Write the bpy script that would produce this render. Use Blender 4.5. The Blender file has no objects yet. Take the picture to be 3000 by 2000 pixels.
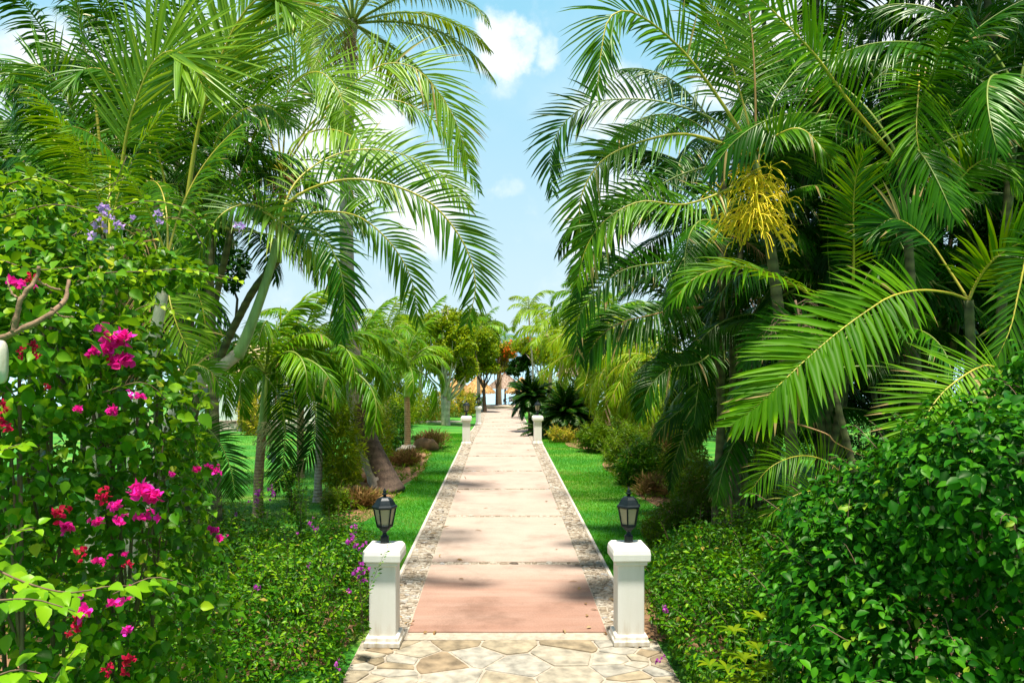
import bpy, math, random
import numpy as np
from mathutils import Vector, Matrix

scene = bpy.context.scene
C = scene.collection
R = math.radians
# ------------------------------------------------------------------ camera
F_PX, W_PX, H_PX = 2333.0, 3000.0, 2000.0      # focal length and frame in photo pixels
VX, VY = 1466.0, 1065.0                        # where the path vanishes in the photo
CX, CZ = -0.067, 3.0                           # camera position (looks along +Y)
cam_d = bpy.data.cameras.new('camera')
cam = bpy.data.objects.new('camera', cam_d)
C.objects.link(cam)
cam.location = (CX, 0, CZ)
cam.rotation_euler = (R(90), 0, 0)
cam_d.sensor_width = 36
cam_d.lens = 36 * F_PX / W_PX
cam_d.shift_x = (W_PX / 2 - VX) / W_PX
cam_d.shift_y = (VY - H_PX / 2) / W_PX
cam_d.clip_start = 0.1
cam_d.clip_end = 20000
scene.camera = cam
# ------------------------------------------------------------------ light
SUN = Vector((0.0, -0.22, 1.0)).normalized()   # towards the sun: high tropical noon, a little behind the camera
sd = bpy.data.lights.new('sun', 'SUN')
sun = bpy.data.objects.new('sun', sd)
C.objects.link(sun)
sun.rotation_euler = SUN.to_track_quat('Z', 'Y').to_euler()
sd.energy = 5.0
sd.angle = R(5.0)
sd.color = (1.0, 0.95, 0.86)
world = bpy.data.worlds.new('World')
scene.world = world
world.use_nodes = True
wn, wl = world.node_tree.nodes, world.node_tree.links
wn.clear()
def wnode(t, **k):
    n = wn.new(t)
    for a, b in k.items(): setattr(n, a, b)
    return n
sky = wnode('ShaderNodeTexSky', sky_type='NISHITA', sun_disc=False)
sky.sun_elevation = math.asin(SUN.z)
sky.sun_rotation = math.atan2(SUN.x, SUN.y)
sky.air_density = 1.0
sky.dust_density = 1.2
sky.ozone_density = 2.0
tc = wnode('ShaderNodeTexCoord')
def vmath(op, a, b=None):
    n = wnode('ShaderNodeVectorMath', operation=op)
    for i, v in enumerate((a, b)):
        if v is None: continue
        if isinstance(v, tuple): n.inputs[i].default_value = v
        else: wl.new(v, n.inputs[i])
    return n
def wmath(op, a, b=None, c=None, clamp=False):
    n = wnode('ShaderNodeMath', operation=op, use_clamp=clamp)
    for i, v in enumerate((a, b, c)):
        if v is None: continue
        if isinstance(v, (int, float)): n.inputs[i].default_value = v
        else: wl.new(v, n.inputs[i])
    return n.outputs[0]
noi = wnode('ShaderNodeTexNoise')
noi.inputs['Scale'].default_value = 15.0
noi.inputs['Detail'].default_value = 9
noi.inputs['Roughness'].default_value = 0.60
wl.new(tc.outputs['Generated'], noi.inputs['Vector'])
noi2 = wnode('ShaderNodeTexNoise')
noi2.inputs['Scale'].default_value = 4.5
noi2.inputs['Detail'].default_value = 7
wl.new(tc.outputs['Generated'], noi2.inputs['Vector'])
def pdir(px, py):
    return Vector(((px - VX) / F_PX, 1.0, (VY - py) / F_PX)).normalized()
dn = wnode('ShaderNodeTexNoise'); dn.inputs['Scale'].default_value = 22; dn.inputs['Detail'].default_value = 8; dn.inputs['Roughness'].default_value = .62
wl.new(tc.outputs['Generated'], dn.inputs['Vector'])
dv = vmath('MULTIPLY', vmath('SUBTRACT', dn.outputs['Color'], (.5, .5, .5)).outputs[0], (.05, .05, .05))
wdir = vmath('NORMALIZE', vmath('ADD', tc.outputs['Generated'], dv.outputs[0]).outputs[0]).outputs[0]
mask = None
for px, py, rad, amp in ((1462, 95, 60, 1.0), (1470, 165, 62, .95), (1520, 125, 45, .6), (1612, 160, 36, .45), (1470, 235, 60, .35),
                         (1490, 555, 34, .32), (1080, 300, 130, .9), (1260, 620, 110, .9), (960, 440, 170, .9),
                         (1790, 300, 110, .9), (1800, 640, 140, 1.0), (2300, 200, 190, 1.0), (2600, 120, 200, .8), (560, 300, 260, .9),
                         (200, 420, 280, 1.0), (1470, 1100, 110, .9), (2900, 300, 220, .9)):
    d = pdir(px, py)
    dot = vmath('DOT_PRODUCT', wdir, tuple(d)).outputs['Value']
    a = math.cos(rad / F_PX * 1.5); b = 1.0
    m = wnode('ShaderNodeMapRange', interpolation_type='SMOOTHSTEP')
    wl.new(dot, m.inputs[0])
    m.inputs[1].default_value = a; m.inputs[2].default_value = b
    m.inputs[3].default_value = 0; m.inputs[4].default_value = amp
    mask = m.outputs[0] if mask is None else wmath('MAXIMUM', mask, m.outputs[0])
# blob + noise -> ragged cloud edge; thin wisps everywhere
nz = wmath('MULTIPLY_ADD', noi.outputs['Fac'], 2.4, -1.2)
cl = wmath('ADD', mask, wmath('MULTIPLY', nz, 0.75))
cm = wnode('ShaderNodeMapRange', interpolation_type='SMOOTHSTEP')
wl.new(cl, cm.inputs[0]); cm.inputs[1].default_value = 0.06; cm.inputs[2].default_value = 1.2
wisp = wnode('ShaderNodeMapRange', interpolation_type='SMOOTHSTEP')
wl.new(noi2.outputs['Fac'], wisp.inputs[0]); wisp.inputs[1].default_value = 0.5; wisp.inputs[2].default_value = 0.85; wisp.inputs[4].default_value = 0.45
sep = wnode('ShaderNodeSeparateXYZ'); wl.new(tc.outputs['Generated'], sep.inputs[0])
hz = wnode('ShaderNodeMapRange', interpolation_type='SMOOTHSTEP')       # 1 low in the sky, 0 towards the zenith
wl.new(sep.outputs['Z'], hz.inputs[0]); hz.inputs[1].default_value = 0.72; hz.inputs[2].default_value = 0.40
hz.inputs[3].default_value = 0.0; hz.inputs[4].default_value = 0.9
cf = wmath('MAXIMUM', cm.outputs[0], wmath('MULTIPLY', wisp.outputs[0], hz.outputs[0]))
rampn = wnode('ShaderNodeValToRGB'); e = rampn.color_ramp.elements                      # milky tropical air, paler to the horizon
e[0].position = 0.0; e[0].color = (.60, .74, .80, 1); e[1].position = 0.42; e[1].color = (.27, .60, .77, 1)
x_ = e.new(0.2); x_.color = (.45, .68, .80, 1)
wl.new(sep.outputs['Z'], rampn.inputs[0])
ten = wnode('ShaderNodeMixRGB', blend_type='MULTIPLY'); ten.inputs[0].default_value = 1; ten.inputs[2].default_value = (10, 10, 10, 1); wl.new(rampn.outputs[0], ten.inputs[1])
mixh = wnode('ShaderNodeMixRGB'); wl.new(hz.outputs[0], mixh.inputs[0]); wl.new(sky.outputs[0], mixh.inputs[1]); wl.new(ten.outputs[0], mixh.inputs[2])
mixc = wnode('ShaderNodeMixRGB'); mixc.inputs[2].default_value = (9.2, 9.4, 9.6, 1)
wl.new(cf, mixc.inputs[0]); wl.new(mixh.outputs[0], mixc.inputs[1])
bg = wnode('ShaderNodeBackground'); bg.inputs[1].default_value = 0.07
wl.new(mixc.outputs[0], bg.inputs[0])
wo = wnode('ShaderNodeOutputWorld'); wl.new(bg.outputs[0], wo.inputs[0])
vs = scene.view_settings
vs.view_transform = 'Standard'; vs.look = 'None'; vs.exposure = 0.92; vs.gamma = 1; vs.use_curve_mapping = False
scene.display_settings.display_device = 'sRGB'
scene.render.engine = 'CYCLES'
cy = scene.cycles
cy.max_bounces = 6; cy.diffuse_bounces = 3; cy.glossy_bounces = 2; cy.transmission_bounces = 4; cy.transparent_max_bounces = 6
cy.caustics_reflective = False; cy.caustics_refractive = False
cy.sample_clamp_indirect = 6
cy.use_denoising = True
cy.denoiser = 'OPENIMAGEDENOISE'

# ------------------------------------------------------------------ helpers
def P3(px, py, D):
    """photo pixel + distance ahead of the camera -> point in the garden"""
    return np.array([CX + (px - VX) * D / F_PX, D, CZ + (VY - py) * D / F_PX])
def path_z(y):
    t = min(max((y - 29.0) / 18.0, 0), 1); t = t * t * (3 - 2 * t)
    return -0.52 * t
def smooth(a, b, x):
    t = min(max((x - a) / (b - a), 0), 1)
    return t * t * (3 - 2 * t)
def ground_z(x, y):
    if y > 64.5:
        return -0.52 - 1.6 * smooth(64.5, 74, y) - 2.5 * smooth(84, 112, y)
    return path_z(y)

def unit(a):
    return a / np.maximum(np.linalg.norm(a, axis=-1, keepdims=True), 1e-9)

class Geo:
    """collects quads with a per-vertex tint and a material slot"""
    def __init__(s): s.V = []; s.Q = []; s.M = []; s.T = []; s.n = 0
    def add(s, V, Q, mat=0, tint=0.5):
        V = np.asarray(V, float).reshape(-1, 3); Q = np.asarray(Q, int).reshape(-1, 4)
        s.V.append(V); s.Q.append(Q + s.n); s.M.append(np.full(len(Q), mat))
        s.T.append(np.full(len(V), tint, float) if np.isscalar(tint) else np.asarray(tint, float).ravel())
        s.n += len(V)
    def mesh(s, name, mats, smooth_shade=True):
        V = np.concatenate(s.V); Q = np.concatenate(s.Q); M = np.concatenate(s.M); T = np.concatenate(s.T)
        me = bpy.data.meshes.new(name)
        tri = Q[:, 2] == Q[:, 3]
        tot = np.where(tri, 3, 4)
        start = np.concatenate(([0], np.cumsum(tot)[:-1]))
        keep = np.ones(Q.shape, bool); keep[tri, 3] = False
        loops = Q[keep]
        me.vertices.add(len(V)); me.vertices.foreach_set('co', V.ravel().astype(np.float32))
        me.loops.add(len(loops)); me.loops.foreach_set('vertex_index', loops.astype(np.int32))
        me.polygons.add(len(Q)); me.polygons.foreach_set('loop_start', start.astype(np.int32))
        me.polygons.foreach_set('material_index', M.astype(np.int32))
        me.polygons.foreach_set('use_smooth', np.full(len(Q), smooth_shade))
        me.update(calc_edges=True)
        at = me.attributes.new('tint', 'FLOAT', 'POINT')
        at.data.foreach_set('value', T.astype(np.float32))
        for m in mats: me.materials.append(m)
        return me

def link(name, me, parent=None, loc=(0, 0, 0), rot=None, scale=None):
    o = bpy.data.objects.new(name, me); C.objects.link(o)
    o.location = loc
    if rot is not None: o.rotation_euler = rot
    if scale is not None: o.scale = scale if not np.isscalar(scale) else (scale,) * 3
    if parent is not None: o.parent = parent
    return o
def obj(name, geo, mats, parent=None, smooth_shade=True, **k):
    return link(name, geo.mesh(name, mats, smooth_shade), parent, **k)
def tag(o, label, cat, group=None, kind=None):
    if label: o['label'] = label
    if cat: o['category'] = cat
    if group: o['group'] = group
    if kind: o['kind'] = kind
    return o
def thing(name, label, cat, loc=(0, 0, 0), group=None, rz=0):
    o = bpy.data.objects.new(name, None); C.objects.link(o)
    o.location = [float(v) for v in loc]; o.rotation_euler = (0, 0, rz); o.empty_display_size = .2
    return tag(o, label, cat, group)
def struct(name, geo, mats, smooth_shade=False):
    o = obj(name, geo, mats, None, smooth_shade); o['kind'] = 'structure'; return o

def catmull(P, n):
    P = np.asarray(P, float)
    if len(P) == 2:
        t = np.linspace(0, 1, n)[:, None]; return P[0] * (1 - t) + P[1] * t
    Q = np.vstack([2 * P[0] - P[1], P, 2 * P[-1] - P[-2]])
    fine = []
    for i in range(len(P) - 1):
        p0, p1, p2, p3 = Q[i:i + 4]
        t = np.linspace(0, 1, 24, endpoint=False)[:, None]
        fine.append(.5 * ((2 * p1) + (-p0 + p2) * t + (2 * p0 - 5 * p1 + 4 * p2 - p3) * t ** 2 + (-p0 + 3 * p1 - 3 * p2 + p3) * t ** 3))
    fine = np.vstack(fine + [P[-1:]])
    L = np.concatenate(([0], np.cumsum(np.linalg.norm(np.diff(fine, axis=0), axis=1))))
    s = np.linspace(0, L[-1], n)
    return np.stack([np.interp(s, L, fine[:, k]) for k in range(3)], 1)

def tube(g, P, rad, sides=6, mat=0, tint=0.5, cap=True):
    P = np.asarray(P, float); n = len(P)
    rad = np.full(n, rad) if np.isscalar(rad) else np.asarray(rad, float)
    T = unit(np.gradient(P, axis=0))
    ref = np.array([0, 0, 1.0]) if abs(T[0][2]) < .9 else np.array([1.0, 0, 0])
    A = unit(np.cross(T, ref)); 
    for i in range(1, n):                      # keep the ring from flipping along the curve
        a = A[i - 1] - T[i] * np.dot(A[i - 1], T[i]); A[i] = a / max(np.linalg.norm(a), 1e-9)
    B = np.cross(T, A)
    th = np.arange(sides) / sides * 2 * np.pi
    V = P[:, None] + rad[:, None, None] * (np.cos(th)[None, :, None] * A[:, None] + np.sin(th)[None, :, None] * B[:, None])
    i = np.arange(n - 1)[:, None]; j = np.arange(sides)[None]
    a = i * sides + j; b = i * sides + (j + 1) % sides
    Q = np.stack([a, b, b + sides, a + sides], -1).reshape(-1, 4)
    V = V.reshape(-1, 3)
    if cap:
        V = np.vstack([V, P[:1], P[-1:]]); k = np.arange(sides); c0, c1 = n * sides, n * sides + 1
        e0 = np.stack([(k + 1) % sides, k, np.full(sides, c0), np.full(sides, c0)], 1)
        l = (n - 1) * sides
        e1 = np.stack([l + k, l + (k + 1) % sides, np.full(sides, c1), np.full(sides, c1)], 1)
        Q = np.vstack([Q, e0, e1])
    g.add(V, Q, mat, tint)

def blades(g, P, D, N, L, W, prof, rng, ns=4, grav=0.0, curl=0.0, fold=0.15, across=3, mat=0, tint=None, tips=None):
    """many leaves at once: each a folded tapering strip from P along D with face normal near N"""
    m = len(P); ns = len(prof) - 1
    D = unit(np.asarray(D, float)); N = np.asarray(N, float)
    Wd = unit(np.cross(D, N)); N = np.cross(Wd, D)
    L = np.broadcast_to(L, (m,)); W = np.broadcast_to(W, (m,))
    grav = np.broadcast_to(grav, (m,))[:, None]; curl = np.broadcast_to(curl, (m,))[:, None]
    pos = np.array(P, float); rings = []
    dz = np.array([0, 0, -1.0])
    for i in range(ns + 1):
        w = (W * prof[i] * .5)[:, None]
        if across == 3:
            rings.append(np.stack([pos - Wd * w + N * (w * fold * 2), pos, pos + Wd * w + N * (w * fold * 2)], 1))
        else:
            rings.append(np.stack([pos - Wd * w, pos + Wd * w], 1))
        pos = pos + D * (L / ns)[:, None]
        D = unit(D + dz * grav / ns - N * curl / ns)
        Wd = unit(Wd - D * np.sum(Wd * D, 1, keepdims=True)); N = np.cross(Wd, D)
    V = np.stack(rings, 1)                     # m, ns+1, across, 3
    per = (ns + 1) * across
    q = []
    for i in range(ns):
        for j in range(across - 1):
            a = i * across + j; q.append((a, a + 1, a + across + 1, a + across))
    q = np.array(q)
    Q = (np.arange(m) * per)[:, None, None] + q[None]
    if tint is None: tint = np.where(rng.random(m) < .018, 1.0, rng.uniform(0, .82, m))
    tv = np.repeat(tint, per).reshape(m, per)
    if tips is not None: tv[tips, -across:] = 1.0; tv[tips[:len(tips)] & (rng.random(m) < .3), -2 * across:] = 1.0
    g.add(V.reshape(-1, 3), Q.reshape(-1, 4), mat, tv.ravel())

LEAF = [0.12, 0.85, 1.0, 0.62, 0.03]
LANCE = [0.45, 1.0, 0.85, 0.5, 0.02]
HEART = [0.35, 1.0, 0.92, 0.5, 0.02]
SMALL = [0.2, 1.0, 0.05]

def frond(g, P, rng, nl=46, leaf=0.5, width=0.035, petiole=0.2, lift=30, a0=72, a1=26, grav=0.6, r0=0.018, side=None, up=None,
          plume=0, lost=0.03, roll=0, across=3, rachis=1):
    """one feather leaf: stalk tube along P (slot `rachis`) with two rows of leaflets (slot 0)"""
    n = 26
    P = catmull(P, n); T = unit(np.gradient(P, axis=0))
    tube(g, P, np.linspace(r0, r0 * .18, n), 5, rachis, rng.uniform(.2, .8))
    for sgn in (-1, 1):
        t = petiole + (1 - petiole) * np.linspace(0.0, 1, nl) ** 0.92 + rng.normal(0, .003, nl)
        t = np.clip(t, petiole, .997)
        keep = rng.random(nl) > lost; t = t[keep]; m = len(t)
        p = np.stack([np.interp(t, np.linspace(0, 1, n), P[:, k]) for k in range(3)], 1)
        tt = unit(np.stack([np.interp(t, np.linspace(0, 1, n), T[:, k]) for k in range(3)], 1))
        if up is not None:                      # blade faces `up` as nearly as its stalk allows
            u = np.broadcast_to(np.asarray(up, float), tt.shape)
            S = unit(np.cross(tt, u))
        else:
            S = np.broadcast_to(np.asarray(side, float), tt.shape); S = unit(S - tt * np.sum(S * tt, 1, keepdims=True))
        N = np.cross(S, tt)
        if np.any(roll):
            ro = R(1) * np.interp(t, [0, 1], roll if isinstance(roll, tuple) else (roll, roll))
            c, s_ = np.cos(ro)[:, None], np.sin(ro)[:, None]
            S, N = S * c + N * s_, N * c - S * s_
        u = (t - petiole) / (1 - petiole)
        al = R(1) * (a0 + (a1 - a0) * u ** 1.1 + rng.normal(0, 4, m))
        be = R(1) * (lift * (1 - .35 * u) + rng.normal(0, 5 + plume, m))
        d = np.cos(al)[:, None] * tt + np.sin(al)[:, None] * (sgn * S * np.cos(be)[:, None] + N * np.sin(be)[:, None])
        Ll = leaf * (0.42 + 0.58 * np.sin(np.pi * np.clip(.12 + .80 * u, 0, 1)) ** .8) * (1 - .55 * np.clip(u - .75, 0, 1) / .25 * .9) * rng.normal(1, .05, m)
        nn = -sgn * np.cross(d, tt) 
        nn = np.where(np.sum(nn * N, 1, keepdims=True) < 0, -nn, nn)
        nn = nn + rng.normal(0, .12, nn.shape)
        gr = grav * np.clip(rng.normal(1, .3, m), .2, 2.2)
        ti = np.clip(rng.normal(.5, .16, m) + .12 * rng.normal(), 0, 1)
        blades(g, p, d, nn, Ll, width * (.75 + .25 * np.sin(np.pi * u)), LANCE, rng, grav=gr, fold=.28, across=across, tint=np.where(rng.random(m) < .012, 1.0, ti * .8), tips=rng.random(m) < .22)

# ------------------------------------------------------------------ materials
def mat_new(name):
    m = bpy.data.materials.new(name); m.use_nodes = True
    nt = m.node_tree; nt.nodes.clear()
    return m, nt, nt.nodes, nt.links
def out_to(nt, sock):
    o = nt.nodes.new('ShaderNodeOutputMaterial'); nt.links.new(sock, o.inputs[0])
def ramp(nt, fac, stops):
    r = nt.nodes.new('ShaderNodeValToRGB'); e = r.color_ramp.elements
    while len(e) > 1: e.remove(e[0])
    e[0].position = stops[0][0]; e[0].color = (*stops[0][1], 1)
    for p, c in stops[1:]:
        x = e.new(p); x.color = (*c, 1)
    nt.links.new(fac, r.inputs[0]); return r.outputs[0]
def leaf_mat(name, stops, trans=(0.2, 0.42, 0.03), tmix=0.3, rough=0.38, spec=0.5, objvar=0.10, noise=0, dry=None):
    grn = lambda c: (c[0] * 1.05, c[1], c[2] * .15) if c[1] > c[0] and c[1] > c[2] else c
    stops = [(p, grn(c)) for p, c in stops]; trans = grn(trans)
    if dry: stops = [(p * .80, c) for p, c in stops] + [(.92, stops[-1][1]), (1.0, dry)]; objvar *= .6
    m, nt, nd, lk = mat_new(name)
    at = nd.new('ShaderNodeAttribute'); at.attribute_name = 'tint'
    oi = nd.new('ShaderNodeObjectInfo')
    ma = nd.new('ShaderNodeMath'); ma.operation = 'MULTIPLY_ADD'; ma.inputs[1].default_value = 2 * objvar; ma.inputs[2].default_value = -objvar
    lk.new(oi.outputs['Random'], ma.inputs[0])
    ad = nd.new('ShaderNodeMath'); ad.operation = 'ADD'; ad.use_clamp = True
    lk.new(at.outputs['Fac'], ad.inputs[0]); lk.new(ma.outputs[0], ad.inputs[1])
    col = ramp(nt, ad.outputs[0], stops)
    if noise:
        nz = nd.new('ShaderNodeTexNoise'); nz.inputs['Scale'].default_value = noise; nz.inputs['Detail'].default_value = 3
        tcn = nd.new('ShaderNodeTexCoord'); lk.new(tcn.outputs['Object'], nz.inputs['Vector'])
        mx = nd.new('ShaderNodeMixRGB'); mx.blend_type = 'MULTIPLY'; mx.inputs[0].default_value = .5
        lk.new(col, mx.inputs[1]); lk.new(ramp(nt, nz.outputs['Fac'], [(.3, (.55, .6, .5)), (.7, (1.15, 1.1, 1.1))]), mx.inputs[2]); col = mx.outputs[0]
    b = nd.new('ShaderNodeBsdfPrincipled'); b.inputs['Roughness'].default_value = rough; b.inputs['Specular IOR Level'].default_value = spec * .42; b.inputs['Specular Tint'].default_value = (.86, 1, .62, 1)
    lk.new(col, b.inputs['Base Color'])
    tr = nd.new('ShaderNodeBsdfTranslucent'); tr.inputs[0].default_value = (*trans, 1)
    mi = nd.new('ShaderNodeMixShader'); mi.inputs[0].default_value = tmix
    lk.new(b.outputs[0], mi.inputs[1]); lk.new(tr.outputs[0], mi.inputs[2])
    out_to(nt, mi.outputs[0]); return m
def plain(name, col, rough=0.6, var=0.12, scale=6, bump=0.0, spec=0.4, metal=0, coord='Object', stretch=(1, 1, 1)):
    m, nt, nd, lk = mat_new(name)
    t = nd.new('ShaderNodeTexCoord'); mp = nd.new('ShaderNodeMapping'); mp.inputs['Scale'].default_value = stretch
    lk.new(t.outputs[coord], mp.inputs[0])
    nz = nd.new('ShaderNodeTexNoise'); nz.inputs['Scale'].default_value = scale; nz.inputs['Detail'].default_value = 8; nz.inputs['Roughness'].default_value = .62
    lk.new(mp.outputs[0], nz.inputs['Vector'])
    lo = tuple(c * (1 - 2.2 * var) for c in col); hi = tuple(min(c * (1 + 1.6 * var), 1) for c in col)
    b = nd.new('ShaderNodeBsdfPrincipled'); b.inputs['Roughness'].default_value = rough; b.inputs['Metallic'].default_value = metal
    b.inputs['Specular IOR Level'].default_value = spec
    lk.new(ramp(nt, nz.outputs['Fac'], [(.25, lo), (.75, hi)]), b.inputs['Base Color'])
    if bump:
        bp = nd.new('ShaderNodeBump'); bp.inputs['Strength'].default_value = bump; bp.inputs['Distance'].default_value = .02
        lk.new(nz.outputs['Fac'], bp.inputs['Height']); lk.new(bp.outputs[0], b.inputs['Normal'])
    out_to(nt, b.outputs[0]); return m
def tint_mat(name, stops, rough=.8, scale=12, bump=.3, spec=.3, amount=.35):
    """colour per piece from `tint`, mottled by noise"""
    m, nt, nd, lk = mat_new(name)
    at = nd.new('ShaderNodeAttribute'); at.attribute_name = 'tint'
    t = nd.new('ShaderNodeTexCoord'); nz = nd.new('ShaderNodeTexNoise'); nz.inputs['Scale'].default_value = scale; nz.inputs['Detail'].default_value = 8
    lk.new(t.outputs['Object'], nz.inputs['Vector'])
    mx = nd.new('ShaderNodeMixRGB'); mx.blend_type = 'MULTIPLY'; mx.inputs[0].default_value = 1
    lk.new(ramp(nt, at.outputs['Fac'], stops), mx.inputs[1])
    lk.new(ramp(nt, nz.outputs['Fac'], [(.3, (1 - amount,) * 3), (.7, (1 + amount * .5,) * 3)]), mx.inputs[2])
    b = nd.new('ShaderNodeBsdfPrincipled'); b.inputs['Roughness'].default_value = rough; b.inputs['Specular IOR Level'].default_value = spec
    lk.new(mx.outputs[0], b.inputs['Base Color'])
    bp = nd.new('ShaderNodeBump'); bp.inputs['Strength'].default_value = bump; bp.inputs['Distance'].default_value = .01
    lk.new(nz.outputs['Fac'], bp.inputs['Height']); lk.new(bp.outputs[0], b.inputs['Normal'])
    out_to(nt, b.outputs[0]); return m
def bark_mat(name, c1, c2, ring=9, amt=.5, noise=9, rough=.85):
    """ringed palm bark: bands up the trunk with blotches"""
    m, nt, nd, lk = mat_new(name)
    t = nd.new('ShaderNodeTexCoord'); sp = nd.new('ShaderNodeSeparateXYZ'); lk.new(t.outputs['Object'], sp.inputs[0])
    nz = nd.new('ShaderNodeTexNoise'); nz.inputs['Scale'].default_value = noise; nz.inputs['Detail'].default_value = 8; nz.inputs['Roughness'].default_value = .7
    lk.new(t.outputs['Object'], nz.inputs['Vector'])
    a = nd.new('ShaderNodeMath'); a.operation = 'MULTIPLY_ADD'; a.inputs[1].default_value = ring; lk.new(sp.outputs['Z'], a.inputs[0])
    a2 = nd.new('ShaderNodeMath'); a2.operation = 'MULTIPLY'; a2.inputs[1].default_value = .55; lk.new(nz.outputs['Fac'], a2.inputs[0]); lk.new(a2.outputs[0], a.inputs[2])
    fr = nd.new('ShaderNodeMath'); fr.operation = 'FRACT'; lk.new(a.outputs[0], fr.inputs[0])
    pp = nd.new('ShaderNodeMath'); pp.operation = 'PINGPONG'; pp.inputs[1].default_value = .5; lk.new(fr.outputs[0], pp.inputs[0])
    mx = nd.new('ShaderNodeMath'); mx.operation = 'MULTIPLY_ADD'; mx.inputs[1].default_value = amt; lk.new(pp.outputs[0], mx.inputs[0]); lk.new(nz.outputs['Fac'], mx.inputs[2])
    b = nd.new('ShaderNodeBsdfPrincipled'); b.inputs['Roughness'].default_value = rough
    lk.new(ramp(nt, mx.outputs[0], [(.3, c1), (.85, c2)]), b.inputs['Base Color'])
    bp = nd.new('ShaderNodeBump'); bp.inputs['Strength'].default_value = .7; bp.inputs['Distance'].default_value = .015
    lk.new(mx.outputs[0], bp.inputs['Height']); lk.new(bp.outputs[0], b.inputs['Normal'])
    out_to(nt, b.outputs[0]); return m

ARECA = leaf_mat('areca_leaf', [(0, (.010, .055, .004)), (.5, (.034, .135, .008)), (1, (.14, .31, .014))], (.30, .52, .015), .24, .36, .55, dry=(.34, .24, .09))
ARECA_SUN = leaf_mat('areca_leaf_sunlit', [(0, (.02, .10, .004)), (.5, (.065, .20, .007)), (1, (.17, .36, .014))], (.30, .52, .015), .26, .46, .30, dry=(.34, .24, .09))  # lit copy of the areca leaf, sun brightness put into the colour
ARECA_DARK = leaf_mat('areca_leaf_shaded', [(0, (.003, .026, .003)), (.5, (.009, .062, .005)), (1, (.04, .16, .010))], (.08, .26, .01), .14, .32, .5, dry=(.34, .24, .09))  # shaded copy of the areca leaf, shade put into the colour
ARECA_PALE = leaf_mat('areca_leaf_pale', [(0, (.05, .15, .03)), (.5, (.13, .28, .09)), (1, (.30, .46, .20))], (.46, .64, .20), .36, .34, .7, dry=(.34, .24, .09))  # silvery sky sheen put into the leaf colour as paleness
CHRIST = leaf_mat('christmas_palm_leaf', [(0, (.02, .11, .012)), (.5, (.07, .22, .02)), (1, (.20, .38, .04))], (.34, .54, .04), .32, .36, .5, dry=(.34, .24, .09))
YELLOWP = leaf_mat('yellow_palm_leaf', [(0, (.05, .14, .008)), (.5, (.14, .27, .012)), (1, (.28, .38, .03))], (.42, .52, .03), .33, .40, .45, dry=(.34, .24, .09))
COCO = leaf_mat('coconut_leaf', [(0, (.02, .08, .012)), (.5, (.07, .17, .02)), (1, (.2, .27, .05))], (.3, .42, .06), .3, .36, .55, dry=(.34, .24, .09))
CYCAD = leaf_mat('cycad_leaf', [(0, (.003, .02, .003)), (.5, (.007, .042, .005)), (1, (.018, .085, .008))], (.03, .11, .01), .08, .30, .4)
DEADLEAF = leaf_mat('dry_leaf', [(0, (.16, .08, .03)), (.5, (.32, .2, .09)), (1, (.55, .42, .25))], (.4, .28, .1), .25, .6, .3)
STALK = plain('yellow_stalk', (.42, .36, .035), .42, .16, 3)
STALK_G = plain('green_stalk', (.20, .27, .04), .45, .2, 3)
STALK_B = plain('brown_stalk', (.34, .19, .06), .55, .2, 3)
SHAFT = plain('crownshaft_green', (.24, .38, .07), .38, .2, 5, stretch=(3, 3, .6))
SHAFT_P = plain('crownshaft_pale', (.25, .36, .13), .45, .22, 5, stretch=(3, 3, .5))
BARK_GREY = bark_mat('bark_grey', (.24, .18, .14), (.66, .56, .47), 5, .25, 9)
BARK_BROWN = bark_mat('bark_brown', (.17, .075, .035), (.56, .36, .20), 16, .7, 12)
BARK_GREEN = bark_mat('bark_bamboo', (.022, .02, .008), (.115, .12, .04), 7, .8, 8)
BARK_WHITE = bark_mat('bark_white', (.30, .24, .15), (.72, .63, .47), 3, .3, 8)
BARK_DARK = bark_mat('bark_dark', (.035, .02, .012), (.16, .10, .06), 3, .3, 9)
COIR = bark_mat('coconut_base_bark', (.03, .018, .012), (.20, .13, .09), 6, .3, 16)
WOODTWIG = plain('twig', (.17, .105, .06), .8, .25, 14)
HEDGE = leaf_mat('hedge_leaf', [(0, (.006, .045, .004)), (.5, (.020, .105, .007)), (.85, (.06, .19, .010)), (1, (.16, .31, .015))], (.14, .36, .015), .18, .38, .45, dry=(.30, .20, .04))
BIGLEAF = leaf_mat('broad_leaf', [(0, (.004, .045, .010)), (.5, (.013, .10, .020)), (1, (.06, .23, .03))], (.07, .30, .04), .16, .42, .34, dry=(.38, .36, .03))
BOUGLEAF = leaf_mat('bougainvillea_leaf', [(0, (.008, .055, .014)), (.5, (.04, .16, .035)), (.8, (.12, .28, .05)), (1, (.30, .42, .04))], (.24, .48, .05), .24, .38, .42, dry=(.42, .36, .03))
LIMELEAF = leaf_mat('lime_leaf', [(0, (.08, .24, .03)), (.5, (.17, .36, .05)), (1, (.34, .46, .05))], (.38, .56, .08), .30, .35, .45)
MAGENTA = leaf_mat('magenta_bract', [(0, (.55, .006, .14)), (.45, (.80, .010, .30)), (1, (.92, .04, .55))], (.95, .03, .45), .35, .55, .3, .35)
CRIMSON = leaf_mat('shaded_bract', [(0, (.25, .004, .015)), (.5, (.46, .006, .04)), (1, (.62, .01, .09))], (.7, .01, .08), .3, .55, .3)  # bracts in shade: the shade is put into the red
LILAC = leaf_mat('lilac_petal', [(0, (.38, .22, .62)), (1, (.62, .42, .78))], (.6, .4, .75), .3, .6, .3)
PURPLE = leaf_mat('purple_petal', [(0, (.32, .03, .30)), (1, (.58, .10, .50))], (.55, .08, .45), .3, .6, .3)
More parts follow.
